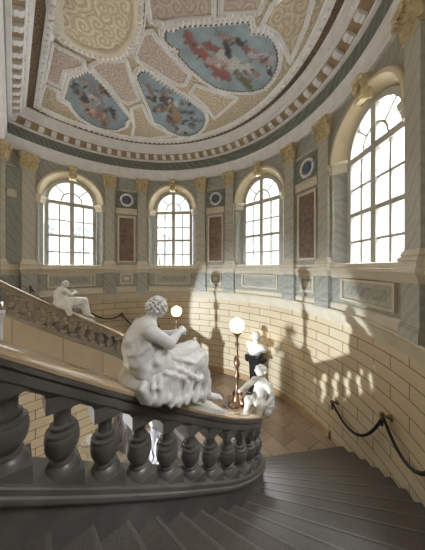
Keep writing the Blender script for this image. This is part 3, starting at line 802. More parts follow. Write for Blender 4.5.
# landing
pl = []
n0 = th_out(17.9)
for i in range(41): 
    th = n0 - 2 * n0 * i / 40; pl.append((SC0 + 2.028 * math.cos(math.radians(th)), NC + 2.028 * math.sin(math.radians(th))))
q_ = inner(17.9, True); pl += [(q_[0], 2 * NC - q_[1])]; q_ = inner(18, True); pl += [(q_[0], 2 * NC - q_[1]), (1.40, 2 * NC - 1.34)]
pl += [(1.40, 1.34), inner(18, False), inner(17.9, False)]
mb = MB(); n = len(pl)
mb.add([W(s, q, LAND) for s, q in pl], [tuple(range(n))], 0, [(q * .98 + s * .17, s * .98 - q * .17) for s, q in pl])
mb.add([W(s, q, LAND - .1) for s, q in pl], [tuple(range(n))[::-1]], 0, [(0, 0)] * n)
mb.add([W(s, q, l) for l in (LAND, LAND - .1) for s, q in pl], [(i, (i + 1) % n, n + (i + 1) % n, n + i) for i in range(n)], 0, [(0, 0)] * (2 * n))
struct(mb.obj('floor', M['tile'], smooth=False))
# central flight down to the lower hall
root = empty('staircase', W(.6, NC, LOW)); tag(root, 'stone flight falling from the landing into the stairwell', 'staircase', 'curved stair flights'); base = root.location.copy()
for k in range(16):
    s1 = 1.42 - .1 * k; L = LAND - .0625 * (k + 1)
    mb = MB(); mb.add([W(s, q, l) - base for l in (L - .15, L) for q in (NC - .5, NC + .5) for s in (s1 - .1, s1)], [(0, 2, 3, 1), (4, 5, 7, 6), (0, 1, 5, 4), (2, 6, 7, 3), (0, 4, 6, 2), (1, 3, 7, 5)])
    mb.obj('step', M['step'], root, smooth=False)

# ------------------------------------------------------------------ carving: smooth-union distance field -> surface net
def carve(prims, vox, fold=None):
    """prims: (a, b, ra, rb, k[, scale]) round cones blended with smooth radius k; returns MB mesh data"""
    A = np.array([p[0] for p in prims], float); B = np.array([p[1] for p in prims], float)
    rr = np.array([[p[2], p[3]] for p in prims], float)
    pad = rr.max() + .05
    lo = np.minimum(A, B).min(0) - pad; hi = np.maximum(A, B).max(0) + pad
    n = np.ceil((hi - lo) / vox).astype(int) + 1
    F = np.full(n, 9.0, np.float32)
    ax = [lo[i] + vox * np.arange(n[i]) for i in range(3)]
    for p in prims:
        a, b = np.array(p[0], float), np.array(p[1], float); ra, rb, k = p[2], p[3], p[4]
        sub = len(p) > 5 and p[5] == 'cut'
        m = max(ra, rb) + abs(k) * 1.2 + .03
        i0 = np.maximum(0, np.floor((np.minimum(a, b) - m - lo) / vox).astype(int)); i1 = np.minimum(n, np.ceil((np.maximum(a, b) + m - lo) / vox).astype(int) + 1)
        sl = tuple(slice(i0[i], i1[i]) for i in range(3))
        X, Y, Z = np.meshgrid(ax[0][sl[0]], ax[1][sl[1]], ax[2][sl[2]], indexing='ij')
        d = b - a; L = max(1e-9, float(d @ d))
        t = np.clip(((X - a[0]) * d[0] + (Y - a[1]) * d[1] + (Z - a[2]) * d[2]) / L, 0, 1)
        D = np.sqrt((X - a[0] - t * d[0]) ** 2 + (Y - a[1] - t * d[1]) ** 2 + (Z - a[2] - t * d[2]) ** 2) - (ra + (rb - ra) * t)
        G = F[sl]
        if sub: F[sl] = np.maximum(G, -D)
        else:
            h = np.clip(.5 + .5 * (G - D) / k, 0, 1); F[sl] = np.where(G > 5, D, G + (D - G) * h - k * h * (1 - h))
    if fold is not None:
        near = np.abs(F) < .06
        idx = np.nonzero(near)
        F[idx] += fold(ax[0][idx[0]], ax[1][idx[1]], ax[2][idx[2]]).astype(np.float32)
    S = F < 0
    c = np.zeros(np.array(n) - 1, np.int8)
    for dx in (0, 1):
        for dy in (0, 1):
            for dz in (0, 1):
                c += S[dx:n[0] - 1 + dx, dy:n[1] - 1 + dy, dz:n[2] - 1 + dz]
    act = (c > 0) & (c < 8); ids = -np.ones(act.shape, int); I = np.argwhere(act); ids[act] = np.arange(len(I))
    acc = np.zeros((len(I), 3)); cnt = np.zeros(len(I))
    cor = [(0, 0, 0), (1, 0, 0), (0, 1, 0), (1, 1, 0), (0, 0, 1), (1, 0, 1), (0, 1, 1), (1, 1, 1)]
    for a, b in [(0, 1), (2, 3), (4, 5), (6, 7), (0, 2), (1, 3), (4, 6), (5, 7), (0, 4), (1, 5), (2, 6), (3, 7)]:
        ca_, cb_ = np.array(cor[a]), np.array(cor[b]); fa = F[tuple((I + ca_).T)]; fb = F[tuple((I + cb_).T)]
        cr = (fa < 0) != (fb < 0); t = np.where(cr, fa / np.where(cr, fa - fb, 1), 0)
        acc += np.where(cr[:, None], ca_ + t[:, None] * (cb_ - ca_), 0); cnt += cr
    V = lo + vox * (I + acc / cnt[:, None])
    faces = []
    for axis in range(3):
        sl0 = [slice(None)] * 3; sl1 = [slice(None)] * 3; sl0[axis] = slice(0, -1); sl1[axis] = slice(1, None)
        ch = S[tuple(sl0)] != S[tuple(sl1)]; o1, o2 = [(1, 2), (2, 0), (0, 1)][axis]
        E = np.argwhere(ch); E = E[(E[:, o1] > 0) & (E[:, o2] > 0)]
        def cell(d1, d2):
            q = E.copy(); q[:, o1] -= d1; q[:, o2] -= d2; return ids[tuple(q.T)]
        q = np.stack([cell(1, 1), cell(0, 1), cell(0, 0), cell(1, 0)], 1)
        flip = ~S[tuple(E.T)]; q[flip] = q[flip][:, ::-1]; faces.append(q)
    FQ = np.concatenate(faces); FQ = FQ[(FQ >= 0).all(1)]
    return V, FQ
def carved(name, prims, vox, mat, parent=None, fold=None, flip=False, T=None):
    V, FQ = carve(prims, vox, fold)
    if flip: V = V * np.array([1, -1, 1]); FQ = FQ[:, ::-1]
    me = bpy.data.meshes.new(name); me.from_pydata(V.tolist(), [], FQ.tolist()); me.materials.append(mat); me.shade_smooth()
    return link(name, me, parent)
def wavefold(terms, amp):
    def f(x, y, z):
        s = 0
        for (a, b, c, w, ph) in terms:
            u = a * x + b * y + c * z
            s = s + w * np.abs(np.sin(u + ph + .9 * np.sin(7 * x + 5 * z) + .8 * np.sin(9 * y - 6 * z + 1)))
        return amp * (s - .5)
    return f
def head(c, r, f, up=(0, 0, 1)):
    """head prims: skull, jaw, nose, brow, eye hollows, ears; f = facing direction"""
    c = Vector(c); f = Vector(f).normalized(); u = Vector(up); u = (u - f * u.dot(f)).normalized(); s = f.cross(u)
    P = lambda a, b, d: tuple(c + f * a * r + s * b * r + u * d * r)
    L = [(P(-.12, 0, .12), P(.05, 0, .15), r * .84, r * .80, .01), (P(.22, 0, -.35), P(.36, 0, -.62), r * .55, r * .34, r * .3),
         (P(.60, .30, -.22), P(.45, .5, .0), r * .22, r * .22, r * .2), (P(.60, -.30, -.22), P(.45, -.5, .0), r * .22, r * .22, r * .2),
         (P(.74, -.3, .16), P(.74, .3, .16), r * .13, r * .13, r * .12),
         (P(.80, .27, -.03), P(.80, .30, -.03), r * .11, r * .11, .001, 'cut'), (P(.80, -.27, -.03), P(.80, -.30, -.03), r * .11, r * .11, .001, 'cut'),
         (P(.70, .25, -.03), P(.70, .27, -.03), r * .09, r * .09, r * .02), (P(.70, -.25, -.03), P(.70, -.27, -.03), r * .09, r * .09, r * .02),
         (P(.82, 0, .08), P(.98, 0, -.22), r * .08, r * .12, r * .06), (P(.78, -.17, -.45), P(.78, .17, -.45), r * .07, r * .07, r * .04), (P(.75, -.12, -.56), P(.75, .12, -.56), r * .07, r * .07, r * .04),
         (P(-.05, .84, -.05), P(-.05, .84, -.25), r * .15, r * .1, r * .05), (P(-.05, -.84, -.05), P(-.05, -.84, -.25), r * .15, r * .1, r * .05)]
    return L
def hand(w, d, nrm, r, curl=.5, thumb=1):
    """palm, four bent fingers, thumb; w wrist, d pointing direction, nrm palm normal"""
    w = Vector(w); d = Vector(d).normalized(); nrm = Vector(nrm); nrm = (nrm - d * nrm.dot(d)).normalized(); s = d.cross(nrm)
    L = [(tuple(w), tuple(w + d * r * 1.0), r * .42, r * .48, r * .3)]
    for i, (o, ln) in enumerate(((-.42, .85), (-.14, 1.0), (.14, .95), (.42, .75))):
        a = w + d * r * .95 + s * r * o; b = a + (d * (1 - curl * .4) + nrm * curl * .5) * r * .5 * ln; c = b + (d * (1 - curl) + nrm * curl) * r * .5 * ln
        L += [(tuple(a), tuple(b), r * .17, r * .15, r * .05), (tuple(b), tuple(c), r * .15, r * .11, r * .04)]
    a = w + d * r * .25 + s * r * .42 * thumb; b = a + (d * .6 + s * .6 * thumb) * r * .55; c = b + (d * .8 + nrm * .4) * r * .4
    L += [(tuple(a), tuple(b), r * .19, r * .16, r * .08), (tuple(b), tuple(c), r * .16, r * .12, r * .04)]
    return L

# ---- seated woman (x: downhill along the rail, y: into the stairwell, z up; origin on the rail top)
def woman(name, label, far):
    s0 = .43 if far else .3456; root = None
    K = .015
    pel, chest, nb, hd = (-.04, 0, .15), (-.075, 0, .385), (-.02, 0, .50), (.052, -.005, .598)
    body = [(pel, (-.07, 0, .26), .125, .10, .03), ((-.07, 0, .26), chest, .098, .108, .04), (chest, (-.05, 0, .44), .105, .085, .04),
            ((-.07, -.115, .465), (.005, .115, .465), .052, .052, .05), ((-.045, 0, .45), (.012, -.002, .56), .046, .038, .03),
            ((-.02, -.05, .38), (.0, -.05, .37), .045, .045, .03), ((.02, .06, .38), (.03, .06, .37), .045, .045, .03),
            # right arm (camera side)
            ((-.065, -.135, .465), (.055, -.155, .375), .047, .038, .03), ((.055, -.155, .375), (.175, -.085, .405), .037, .024, .02),
            # left arm
            ((.015, .13, .46), (.13, .145, .345), .046, .037, .03), ((.13, .145, .345), (.215, .02, .375), .036, .024, .02),
            # legs
            (pel, (.36, -.085, .165), .115, .078, .03), (pel, (.42, .085, .17), .115, .078, .03),
            ((.36, -.085, .165), (.455, -.075, -.135), .072, .036, .02), ((.42, .085, .17), (.53, .085, -.17), .072, .036, .02),
            ((.45, -.075, -.17), (.545, -.075, -.225), .034, .028, .02), ((.545, -.075, -.225), (.60, -.075, -.24), .027, .018, .015),
            ((.525, .085, -.2), (.63, .085, -.27), .034, .022, .02)]
    for k in range(5): body.append(((.585, -.105 + .015 * k, -.242), (.625 - .006 * abs(k - 3), -.107 + .015 * k, -.25), .0095, .008, .004))
    body += hand((.175, -.085, .405), (.8, .45, .25), (.2, .2, -1), .052, .5, -1) + hand((.215, .02, .375), (.7, -.5, .1), (.3, 0, -1), .052, .6, 1)
    body += head(hd, .073, (.92, -.12, -.36))
    mat = M['statue']
    root = carved(name, body, .0075, mat, None, None, far)
    # drapery: skirt over lap and legs, folds hanging over the rail, mantle round back and shoulder
    cl = [(pel, (-.06, 0, .23), .128, .108, .04), (pel, (.34, -.085, .150), .132, .083, .05), (pel, (.41, .09, .155), .132, .080, .05),
          ((.34, -.085, .150), (.425, -.08, -.07), .084, .062, .04), ((.41, .09, .155), (.49, .085, -.12), .080, .058, .04),
          ((.36, 0, .12), (.42, 0, -.08), .055, .05, .05), ((.2, -.09, .10), (.22, -.115, -.08), .075, .04, .05),
          ((.10, -.10, .12), (.10, -.14, -.02), .08, .045, .05), ((.0, -.09, .12), (-.03, -.14, .03), .085, .05, .05), ((-.08, -.07, .12), (-.10, -.13, .075), .085, .05, .05),
          ((-.12, .02, .12), (-.14, .02, .06), .10, .06, .05), ((.05, .12, .1), (.1, .15, -.1), .09, .06, .05), ((.0, 0, .10), (.3, 0, .05), .10, .06, .06)]
    # long carved folds: fanning from hip and lap to the hem, and falling from the knees
    rj = random.Random(5); prevh = None
    def fold3(a, m, b, r0, r1): return [(a, m, r0, (r0 + r1) / 2, .016), (m, b, (r0 + r1) / 2, r1, .016)]
    for a, m, b in [((-.10, -.10, .20), (-.12, -.16, .12), (-.11, -.165, .045)), ((-.05, -.12, .22), (-.07, -.175, .12), (-.075, -.175, .02)), ((.0, -.12, .22), (-.02, -.175, .10), (-.045, -.18, -.005)),
                    ((.05, -.12, .22), (.05, -.17, .09), (.005, -.18, -.02)), ((.10, -.12, .21), (.11, -.17, .06), (.06, -.18, -.05)), ((.15, -.12, .21), (.17, -.165, .05), (.115, -.18, -.075)),
                    ((.20, -.12, .20), (.235, -.155, .06), (.19, -.17, -.09)), ((.26, -.12, .20), (.29, -.15, .06), (.25, -.165, -.12)), ((.31, -.12, .20), (.345, -.15, .04), (.315, -.155, -.15)),
                    ((.36, -.12, .19), (.40, -.14, .04), (.375, -.145, -.17)), ((.40, -.09, .18), (.44, -.12, .0), (.43, -.13, -.17)), ((.40, -.03, .19), (.455, -.05, .02), (.47, -.07, -.13))]:
        j = lambda q, e: (q[0] + rj.uniform(-e, e), q[1] + rj.uniform(-e, e) * .4, q[2] + rj.uniform(-e, e))
        bb = j((b[0], b[1], b[2] + .03), .014); cl += fold3(j(a, .015), j(m, .02), bb, rj.uniform(.012, .020), rj.uniform(.014, .028))
        hm = tuple(.80 * bb[q] + .20 * m[q] + (0, .02, 0)[q] for q in range(3))
        if prevh: cl.append((prevh, hm, .030, .030, .02))
        prevh = hm
    for a, m, b in [((-.02, -.06, .275), (.12, -.09, .255), (.33, -.10, .228)), ((-.03, .0, .285), (.12, -.02, .25), (.34, -.03, .215)), ((.0, .06, .28), (.15, .07, .255), (.38, .09, .23)), ((.10, -.10, .25), (.22, -.15, .20), (.38, -.13, .12)), ((.02, -.11, .24), (.14, -.165, .17), (.30, -.165, .05)),
                    ((-.10, -.09, .23), (.02, -.155, .19), (.16, -.175, .11))]:
        cl += fold3(a, m, b, .016, .020)
    f1 = wavefold([(46, 30, -30, 1, 0), (-18, 55, 40, .6, 1)], .006)
    tag(carved('skirt_drapery', cl, .006, mat, root, f1, far), None)
    mt = [((-.075, -.02, .25), (-.085, 0, .37), .100, .106, .04), ((-.085, 0, .37), (-.06, .03, .44), .100, .075, .04), ((-.08, -.10, .42), (-.11, -.02, .30), .042, .05, .04),
          ((-.03, .12, .46), (-.10, .04, .40), .055, .06, .04), ((-.135, -.05, .40), (-.145, .04, .33), .03, .035, .04), ((-.12, -.08, .30), (-.10, -.10, .20), .05, .05, .04),
          ((-.07, -.12, .46), (-.13, -.10, .36), .035, .03, .03), ((.0, -.09, .33), (-.01, -.11, .22), .05, .05, .04), ((.04, -.06, .30), (.06, -.09, .20), .05, .06, .05)]
    for a, m, b in [((-.075, -.115, .475), (-.165, -.03, .40), (-.15, .08, .31)), ((-.085, -.13, .43), (-.17, -.06, .34), (-.165, .05, .24)), ((-.085, -.135, .38), (-.16, -.08, .28), (-.16, .01, .18)),
                    ((-.06, -.13, .36), (-.115, -.12, .25), (-.15, -.06, .16)), ((.01, -.105, .37), (-.03, -.14, .27), (-.09, -.13, .19)), ((.06, -.07, .34), (.05, -.12, .26), (.0, -.14, .20))]:
        mt += [(a, m, .012, .017, .03), (m, b, .017, .012, .03)]
    f2 = wavefold([(35, 30, -48, 1, .5), (20, -50, 35, .5, 2)], .004)
    carved('mantle', mt, .006, mat, root, f2, far)
    hr = [(tuple(Vector(hd) + Vector(p) * .073), tuple(Vector(hd) + Vector(q) * .073), a * .073, b * .073, .01) for p, q, a, b in
          [((-.3, .05, .25), (-.1, .03, .45), .80, .72), ((-.85, .1, .25), (-1.0, .1, .3), .42, .36), ((-.2, -.7, .2), (.2, -.62, .5), .3, .26), ((-.2, .75, .2), (.25, .62, .5), .3, .26), ((.4, -.4, .62), (.4, .4, .62), .25, .25), ((-.55, -.5, -.2), (-.6, .5, -.2), .32, .32)]]
    for k_ in range(70):
        a_ = 2.4 * k_; z_ = -.45 + 1.4 * k_ / 70; q_ = math.sqrt(max(0, 1 - min(1, z_) ** 2)); v_ = Vector((q_ * math.cos(a_) * 1.02 - .12, q_ * math.sin(a_) * .92, z_ * .98))
        if v_.x > .45 and v_.z < .55: continue
        p_ = Vector(hd) + v_ * .073; hr.append((tuple(p_), tuple(p_ + Vector((.006 * math.cos(k_), .006 * math.sin(k_), .004))), .013, .011, .004))
    carved('hair', hr, .0045, mat, root, wavefold([(150, 110, 170, 1, 0), (90, -140, 60, .6, 1)], .004), far)
    bs = MB()
    for (x0, x1, w, z) in ((-.16, .66, .095, 0),):
        pts = []
        for x in (x0, -.02, .1, .25, .4, .55, x1):
            zz = (railL(s0 + x * KB / U) - railL(s0)) * U / KB
            pts.append((x, zz))
        rows = [[(x, y, zz + h) for x, zz in pts] for y, h in ((-w, -.004), (-w, .035), (w, .035), (w, -.004))]
        bs.grid(rows, closed_v=True); bs.add([r[0] for r in rows], [(0, 1, 2, 3)]); bs.add([r[-1] for r in rows], [(3, 2, 1, 0)])
    bs.obj('plinth', mat, root)
    root.scale = (KB, KB, KB); root.location = W(s0, mir(RN, far), railL(s0)); root.rotation_euler = (0, 0, AX)
    tag(root, label, 'statue', 'marble figures seated on the handrails'); return root
woman('marble_statue', 'large white marble statue of a seated draped woman, back turned, on the front handrail', False)
woman('marble_statue', 'white marble draped figure seated on the far handrail, left of the big statue', True)

# ---- putto leaning on the rail end
def putto(far, label):
    t = 1.15; s, n, h = path(t, far); s += .045; mat = M['putto']
    b = [((.0, 0, .10), (.05, .0, .20), .10, .088, .04), ((.05, 0, .20), (.11, .01, .31), .09, .085, .04), ((.06, -.10, .325), (.12, .11, .325), .045, .045, .04), ((.11, .01, .33), (.14, .02, .39), .04, .036, .03),
         ((.0, -.02, .10), (-.16, -.06, .17), .075, .058, .03), ((-.16, -.06, .17), (-.22, -.05, .045), .052, .034, .02), ((-.22, -.05, .035), (-.30, -.055, .02), .03, .022, .02),
         ((.0, .05, .10), (-.10, .11, .15), .072, .056, .03), ((-.10, .11, .15), (-.17, .12, .02), .05, .034, .02), ((-.17, .12, .02), (-.25, .12, .005), .03, .022, .02),
         ((.09, .11, .325), (-.01, .15, .31), .04, .034, .02), ((-.01, .15, .31), (-.13, .19, .30), .033, .022, .02),
         ((.06, -.11, .32), (.02, -.15, .21), .042, .035, .02), ((.02, -.15, .21), (-.09, -.13, .17), .034, .022, .02)]
    b += hand((-.13, .19, .30), (-.9, .3, -.1), (0, 0, -1), .042, .5, 1) + hand((-.09, -.13, .17), (-.9, .1, 0), (0, 0, -1), .042, .6, -1) + head((.155, .03, .455), .082, (-.75, .35, -.25))
    root = carved('marble_putto', b, .0065, mat, None, None, far)
    d = [((.02, -.03, .06), (.10, -.02, .05), .11, .10, .05), ((.10, -.04, .12), (.16, 0, .24), .085, .06, .05), ((.08, -.1, .1), (.02, -.13, .05), .08, .06, .05), ((.14, .03, .1), (.16, .05, -.02), .08, .07, .05), ((.0, -.10, .06), (-.08, -.12, .02), .06, .045, .04), ((.10, -.09, .30), (.15, -.06, .2), .05, .05, .04)]
    carved('drapery', d, .007, mat, root, wavefold([(40, 45, 20, 1, 0), (-20, 50, 50, .5, 1)], .013), far)
    hc = Vector((.155, .03, .455)); hr = []
    for k in range(26):
        a = 2.4 * k; z = -.25 + 1.25 * k / 25; q = math.sqrt(max(0, 1 - min(1, z) ** 2)); v = Vector((q * math.cos(a) * .95 + .12, q * math.sin(a) * .95, z))
        if v.x < -.35 and v.z < .45: continue
        p = hc + v * .072; hr.append((tuple(p), tuple(p + Vector((.004, .004, .002))), .024, .022, .006))
    carved('curled_hair', hr, .006, mat, root, None, far)
    root.scale = (1.2, 1.2, 1.08); root.location = W(s, mir(n, far), railL(t) + .002); root.rotation_euler = (0, 0, AX + .5 * (-h if far else h))
    tag(root, label, 'statue'); return root
putto(False, 'weathered marble putto leaning at the end of the front handrail under the near lamp')

# ---- sculptures on pedestals in the stairwell, glimpsed between the balusters
def figure(label, s, n, zb, hgt, rz, mat, arm):
    b = [((0, .02, .50), (0, .0, .62), .085, .075, .03), ((0, 0, .62), (0, 0, .74), .078, .085, .03), ((-.115, 0, .80), (.115, 0, .80), .04, .04, .04), ((0, 0, .80), (.0, -.01, .88), .035, .03, .02),
         ((-.05, .02, .50), (-.06, -.03, .26), .07, .05, .02), ((-.06, -.03, .26), (-.06, .0, .04), .045, .028, .02), ((.05, .02, .50), (.06, .0, .26), .07, .05, .02), ((.06, 0, .26), (.06, .02, .04), .045, .028, .02),
         ((-.06, -.01, .03), (-.06, -.09, .02), .026, .02, .01), ((.06, .0, .03), (.06, -.08, .02), .026, .02, .01),
         ((-.12, 0, .79), (-.18, -.03, .64), .038, .03, .02), ((-.18, -.03, .64), (-.08, -.12, .60), .029, .02, .02), ((.12, 0, .79), (.17, -.02, .66) if not arm else (.20, -.02, .90), .038, .03, .02)]
    b += [((.17, -.02, .66), (.12, -.13, .62), .029, .02, .02)] if not arm else [((.20, -.02, .90), (.16, -.05, 1.04), .029, .02, .02)]
    b += hand((-.08, -.12, .60), (.8, -.4, 0), (0, 0, -1), .04, .5, 1) + (hand((.12, -.13, .62), (-.8, -.4, 0), (0, 0, -1), .04, .5, -1) if not arm else hand((.16, -.05, 1.04), (-.2, -.1, 1), (0, -1, 0), .04, .4, 1))
    b += head((0, -.015, .95), .066, (.1, -.95, -.15))
    root = carved('marble_figure', b, .0085, mat)
    d = [((0, .02, .48), (0, 0, .60), .105, .09, .04), ((-.05, .0, .48), (-.07, -.01, .05), .09, .085, .05), ((.05, .0, .48), (.08, 0, .05), .09, .085, .05), ((0, -.02, .4), (0, -.02, .06), .08, .08, .06), ((.10, 0, .78), (-.10, -.03, .58), .055, .06, .05), ((-.10, .06, .74), (-.13, .07, .2), .06, .07, .05), ((.1, .06, .76), (.15, .06, .3), .05, .07, .05)]
    carved('drapery', d, .0085, mat, root, wavefold([(60, 50, 8, 1, 0), (-40, 60, 14, .5, 1)], .014))
    hr = [((0, .015, .975), (0, .01, .99), .062, .058, .01), ((0, .06, .95), (0, .08, .94), .03, .026, .01), ((-.05, .0, .96), (-.03, -.03, 1.0), .02, .02, .01), ((.05, .0, .96), (.03, -.03, 1.0), .02, .02, .01)]
    carved('hair', hr, .007, mat, root, wavefold([(120, 90, 140, 1, 0)], .005))
    root.location = W(s, n, zb); root.rotation_euler = (0, 0, rz); root.scale = (hgt * 1.3, hgt * 1.3, hgt); tag(root, label, 'statue', 'marble figures in the stairwell')
    p = MB(); q = W(s, n, 0)
    T = lambda x, y, z: ROT @ Vector((x, y, 0)) + Vector((0, 0, z))
    g = max(LOW, LAND - .0625 * (math.floor((1.42 - s) / .1) + 1))
    bz = (zb - g) * U
    pr = empty('pedestal', (q.x, q.y, g * U + EYE)); tag(pr, 'square stone pedestal under the ' + label, 'pedestal', 'pedestals in the stairwell')
    p.box(-.2, .2, -.2, .2, 0, .12, T=T); p.obj('base', M['ledge'], pr, smooth=False)
    p = MB(); p.box(-.23, .23, -.23, .23, bz - .08, bz, T=T); p.obj('cap', M['ledge'], pr, smooth=False)
    p = MB(); p.box(-.17, .17, -.17, .17, .12, bz - .08, T=T); p.obj('dado', M['pilaster'], pr, smooth=False)
    return root
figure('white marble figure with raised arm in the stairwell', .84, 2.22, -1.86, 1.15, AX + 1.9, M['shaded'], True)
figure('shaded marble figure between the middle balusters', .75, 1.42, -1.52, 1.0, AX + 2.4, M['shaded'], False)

# ---- lamps on the newels
def lamp(far, label):
    z0 = railL(TE[far]) + .012; nw = SIDE[far][3]; p = W(nw[0], mir(nw[1], far), z0); root = empty('candelabra_lamp', p, AX); tag(root, label, 'lamp', 'globe lamps on the newel posts')
    mb = MB(); mb.lathe([(.001, 0), (.17, 0), (.175, .03), (.15, .05), (.13, .09), (.10, .11), (.09, .16), (.07, .2), (.05, .24), (.001, .24)], 20)
    for k in range(3):
        a = 2 * PI * k / 3 + .5; c, s = math.cos(a), math.sin(a)
        mb.tube([(c * .16, s * .16, .03), (c * .15, s * .15, .09), (c * .10, s * .10, .16), (c * .07, s * .07, .26)], [.035, .05, .045, .025], 8)
        mb.sphere((c * .105, s * .105, .27), .036, 10, 8); mb.tube([(c * .11, s * .11, .22), (c * .16, s * .16 + .04, .20), (c * .17, s * .17 + .03, .14)], .016, 6)
    mb.obj('base', M['bronze'], root)
    H = ((-.545 if far else -.511) - z0) * U
    k = (H - .24 - .16) / 1.0
    mb = MB(); mb.lathe([(r, .24 + z * k) for r, z in [(.05, 0), (.07, .03), (.045, .07), (.03, .12), (.028, .2), (.045, .24), (.06, .28), (.045, .33), (.03, .36), (.038, .42), (.06, .47), (.07, .51), (.055, .56), (.03, .60), (.026, .70), (.03, .78), (.045, .81), (.03, .84), (.026, .90), (.04, .95), (.075, .98), (.10, 1.0), (.07, 1.01)]], 16)
    for a in range(4):
        c, s = math.cos(a * PI / 2), math.sin(a * PI / 2); mb.tube([(c * .03, s * .03, .24 + .62 * k), (c * .075, s * .075, .24 + .56 * k), (c * .07, s * .07, .24 + .47 * k)], .012, 6)
    mb.obj('stem', M['bronze'], root)
    mb = MB(); mb.lathe([(.05, H - .18), (.09, H - .165), (.10, H - .14), (.06, H - .125)], 16); tag(mb.obj('globe_holder', M['brass'], root), 'brass globe holder')
    mb = MB(); mb.sphere((0, 0, H), .155, 24, 16); tag(mb.obj('globe', M['globe'], root), 'lit opal glass globe')
    return p + Vector((0, 0, H))
lamp(False, 'near bronze standing lamp with a lit globe, right of the seated statue')
lamp(True, 'far bronze standing lamp with a lit globe, beside the seated statue\'s head')

# ---- bust on a black pedestal below the middle window
bs, bn = SC0 + 1.80, NC - .10
root = empty('pedestal', W(bs, bn, LAND), AX); tag(root, 'scrolled black marble pedestal on the landing against the wall', 'pedestal')
mb = MB(); S4 = [(.20, 0), (.20, .08), (.16, .12), (.15, .16)]
def sq(mb, prof, w=1.0):
    rows = [[(x * r, y * r * w, z) for x, y in ((-1, -1), (1, -1), (1, 1), (-1, 1))] for r, z in prof]; mb.grid(rows, closed_u=True); mb.add(rows[-1], [(0, 1, 2, 3)])
sq(mb, [(.22, 0), (.22, .10), (.19, .13), (.16, .18)]); sq(mb, [(.15, .18), (.14, .6), (.15, .95), (.18, 1.14), (.235, 1.22)]); sq(mb, [(.25, 1.22), (.255, 1.29), (.24, 1.32)])
mb.obj('body', M['black'], root, smooth=False)
mb = MB()
for sg in (-1, 1): mb.tube([(-.18, sg * .23, 1.14), (.18, sg * .23, 1.14)], .075, 12)
mb.obj('scroll', M['black'], root)
b = [((0, 0, .10), (0, 0, .20), .12, .14, .05), ((0, -.17, .27), (0, .17, .27), .085, .085, .06), ((0, 0, .28), (-.01, 0, .42), .065, .06, .04), ((-.06, -.07, .2), (-.06, .07, .2), .09, .09, .05), ((0, 0, .0), (0, 0, .08), .085, .05, .02)] + head((-.02, 0, .54), .105, (-.7, .65, .05))
bust = carved('marble_bust', b, .009, M['statue'])
carved('drapery', [((-.03, -.2, .28), (-.12, .02, .12), .075, .08, .05), ((.0, .2, .28), (-.12, 0, .12), .07, .08, .05), ((0, -.18, .24), (0, .18, .24), .09, .09, .05)], .009, M['statue'], bust, wavefold([(30, 60, 40, 1, 0)], .014))
carved('hair', [((.0, 0, .57), (.0, 0, .59), .1, .095, .02), ((.05, 0, .53), (.06, 0, .47), .07, .05, .03)], .007, M['statue'], bust, wavefold([(90, 80, 90, 1, 0)], .008))
bust.location = W(bs, bn, LAND) + Vector((0, 0, 1.30)); bust.scale = (1.35, 1.35, 1.1); bust.rotation_euler = (0, 0, AX)
tag(bust, 'white marble bust on the black pedestal, head turned to the left', 'bust')

# ---- small urn of white flowers and white post beyond the front balustrade
q = W(.42, 2.45, 0); g = LOW
r = empty('flower_urn', W(.545, 2.3, LOW)); tag(r, 'stone urn of white flowers down in the stairwell, between the front balusters', 'urn')
hz = (-1.66 - LOW) * U
mb = MB(); mb.lathe([(.001, 0), (.16, 0), (.16, .1), (.1, .16), (.09, hz - .5), (.12, hz - .44), (.07, hz - .38), (.06, hz - .3), (.15, hz - .16), (.17, hz - .06), (.19, hz - .03), (.16, hz - .03), (.001, hz - .06)], 18); mb.obj('body', M['ledge'], r)
mb = MB()
for k in range(34):
    a = k * 2.4; q_ = .14 * math.sqrt(k / 34); mb.sphere((q_ * math.cos(a), q_ * math.sin(a), hz - .01 + .10 * (1 - (q_ / .14) ** 2) + .02 * random.random()), .035, 8, 5)
mb.obj('flowers', M['statue'], r)
r = empty('stone_post', W(-.06, 1.24, -.335)); tag(r, 'white capped square post at the picture\'s left edge above the front handrail', 'post')
T = lambda x, y, z: ROT @ Vector((x, y, 0)) + Vector((0, 0, z))
mb = MB(); mb.box(-.075, .075, -.075, .075, -1.6, .315, T=T); mb.obj('shaft', M['white'], r, smooth=False)
mb = MB(); mb.box(-.095, .095, -.095, .095, .315, .365, T=T); mb.obj('cap', M['white'], r, smooth=False)

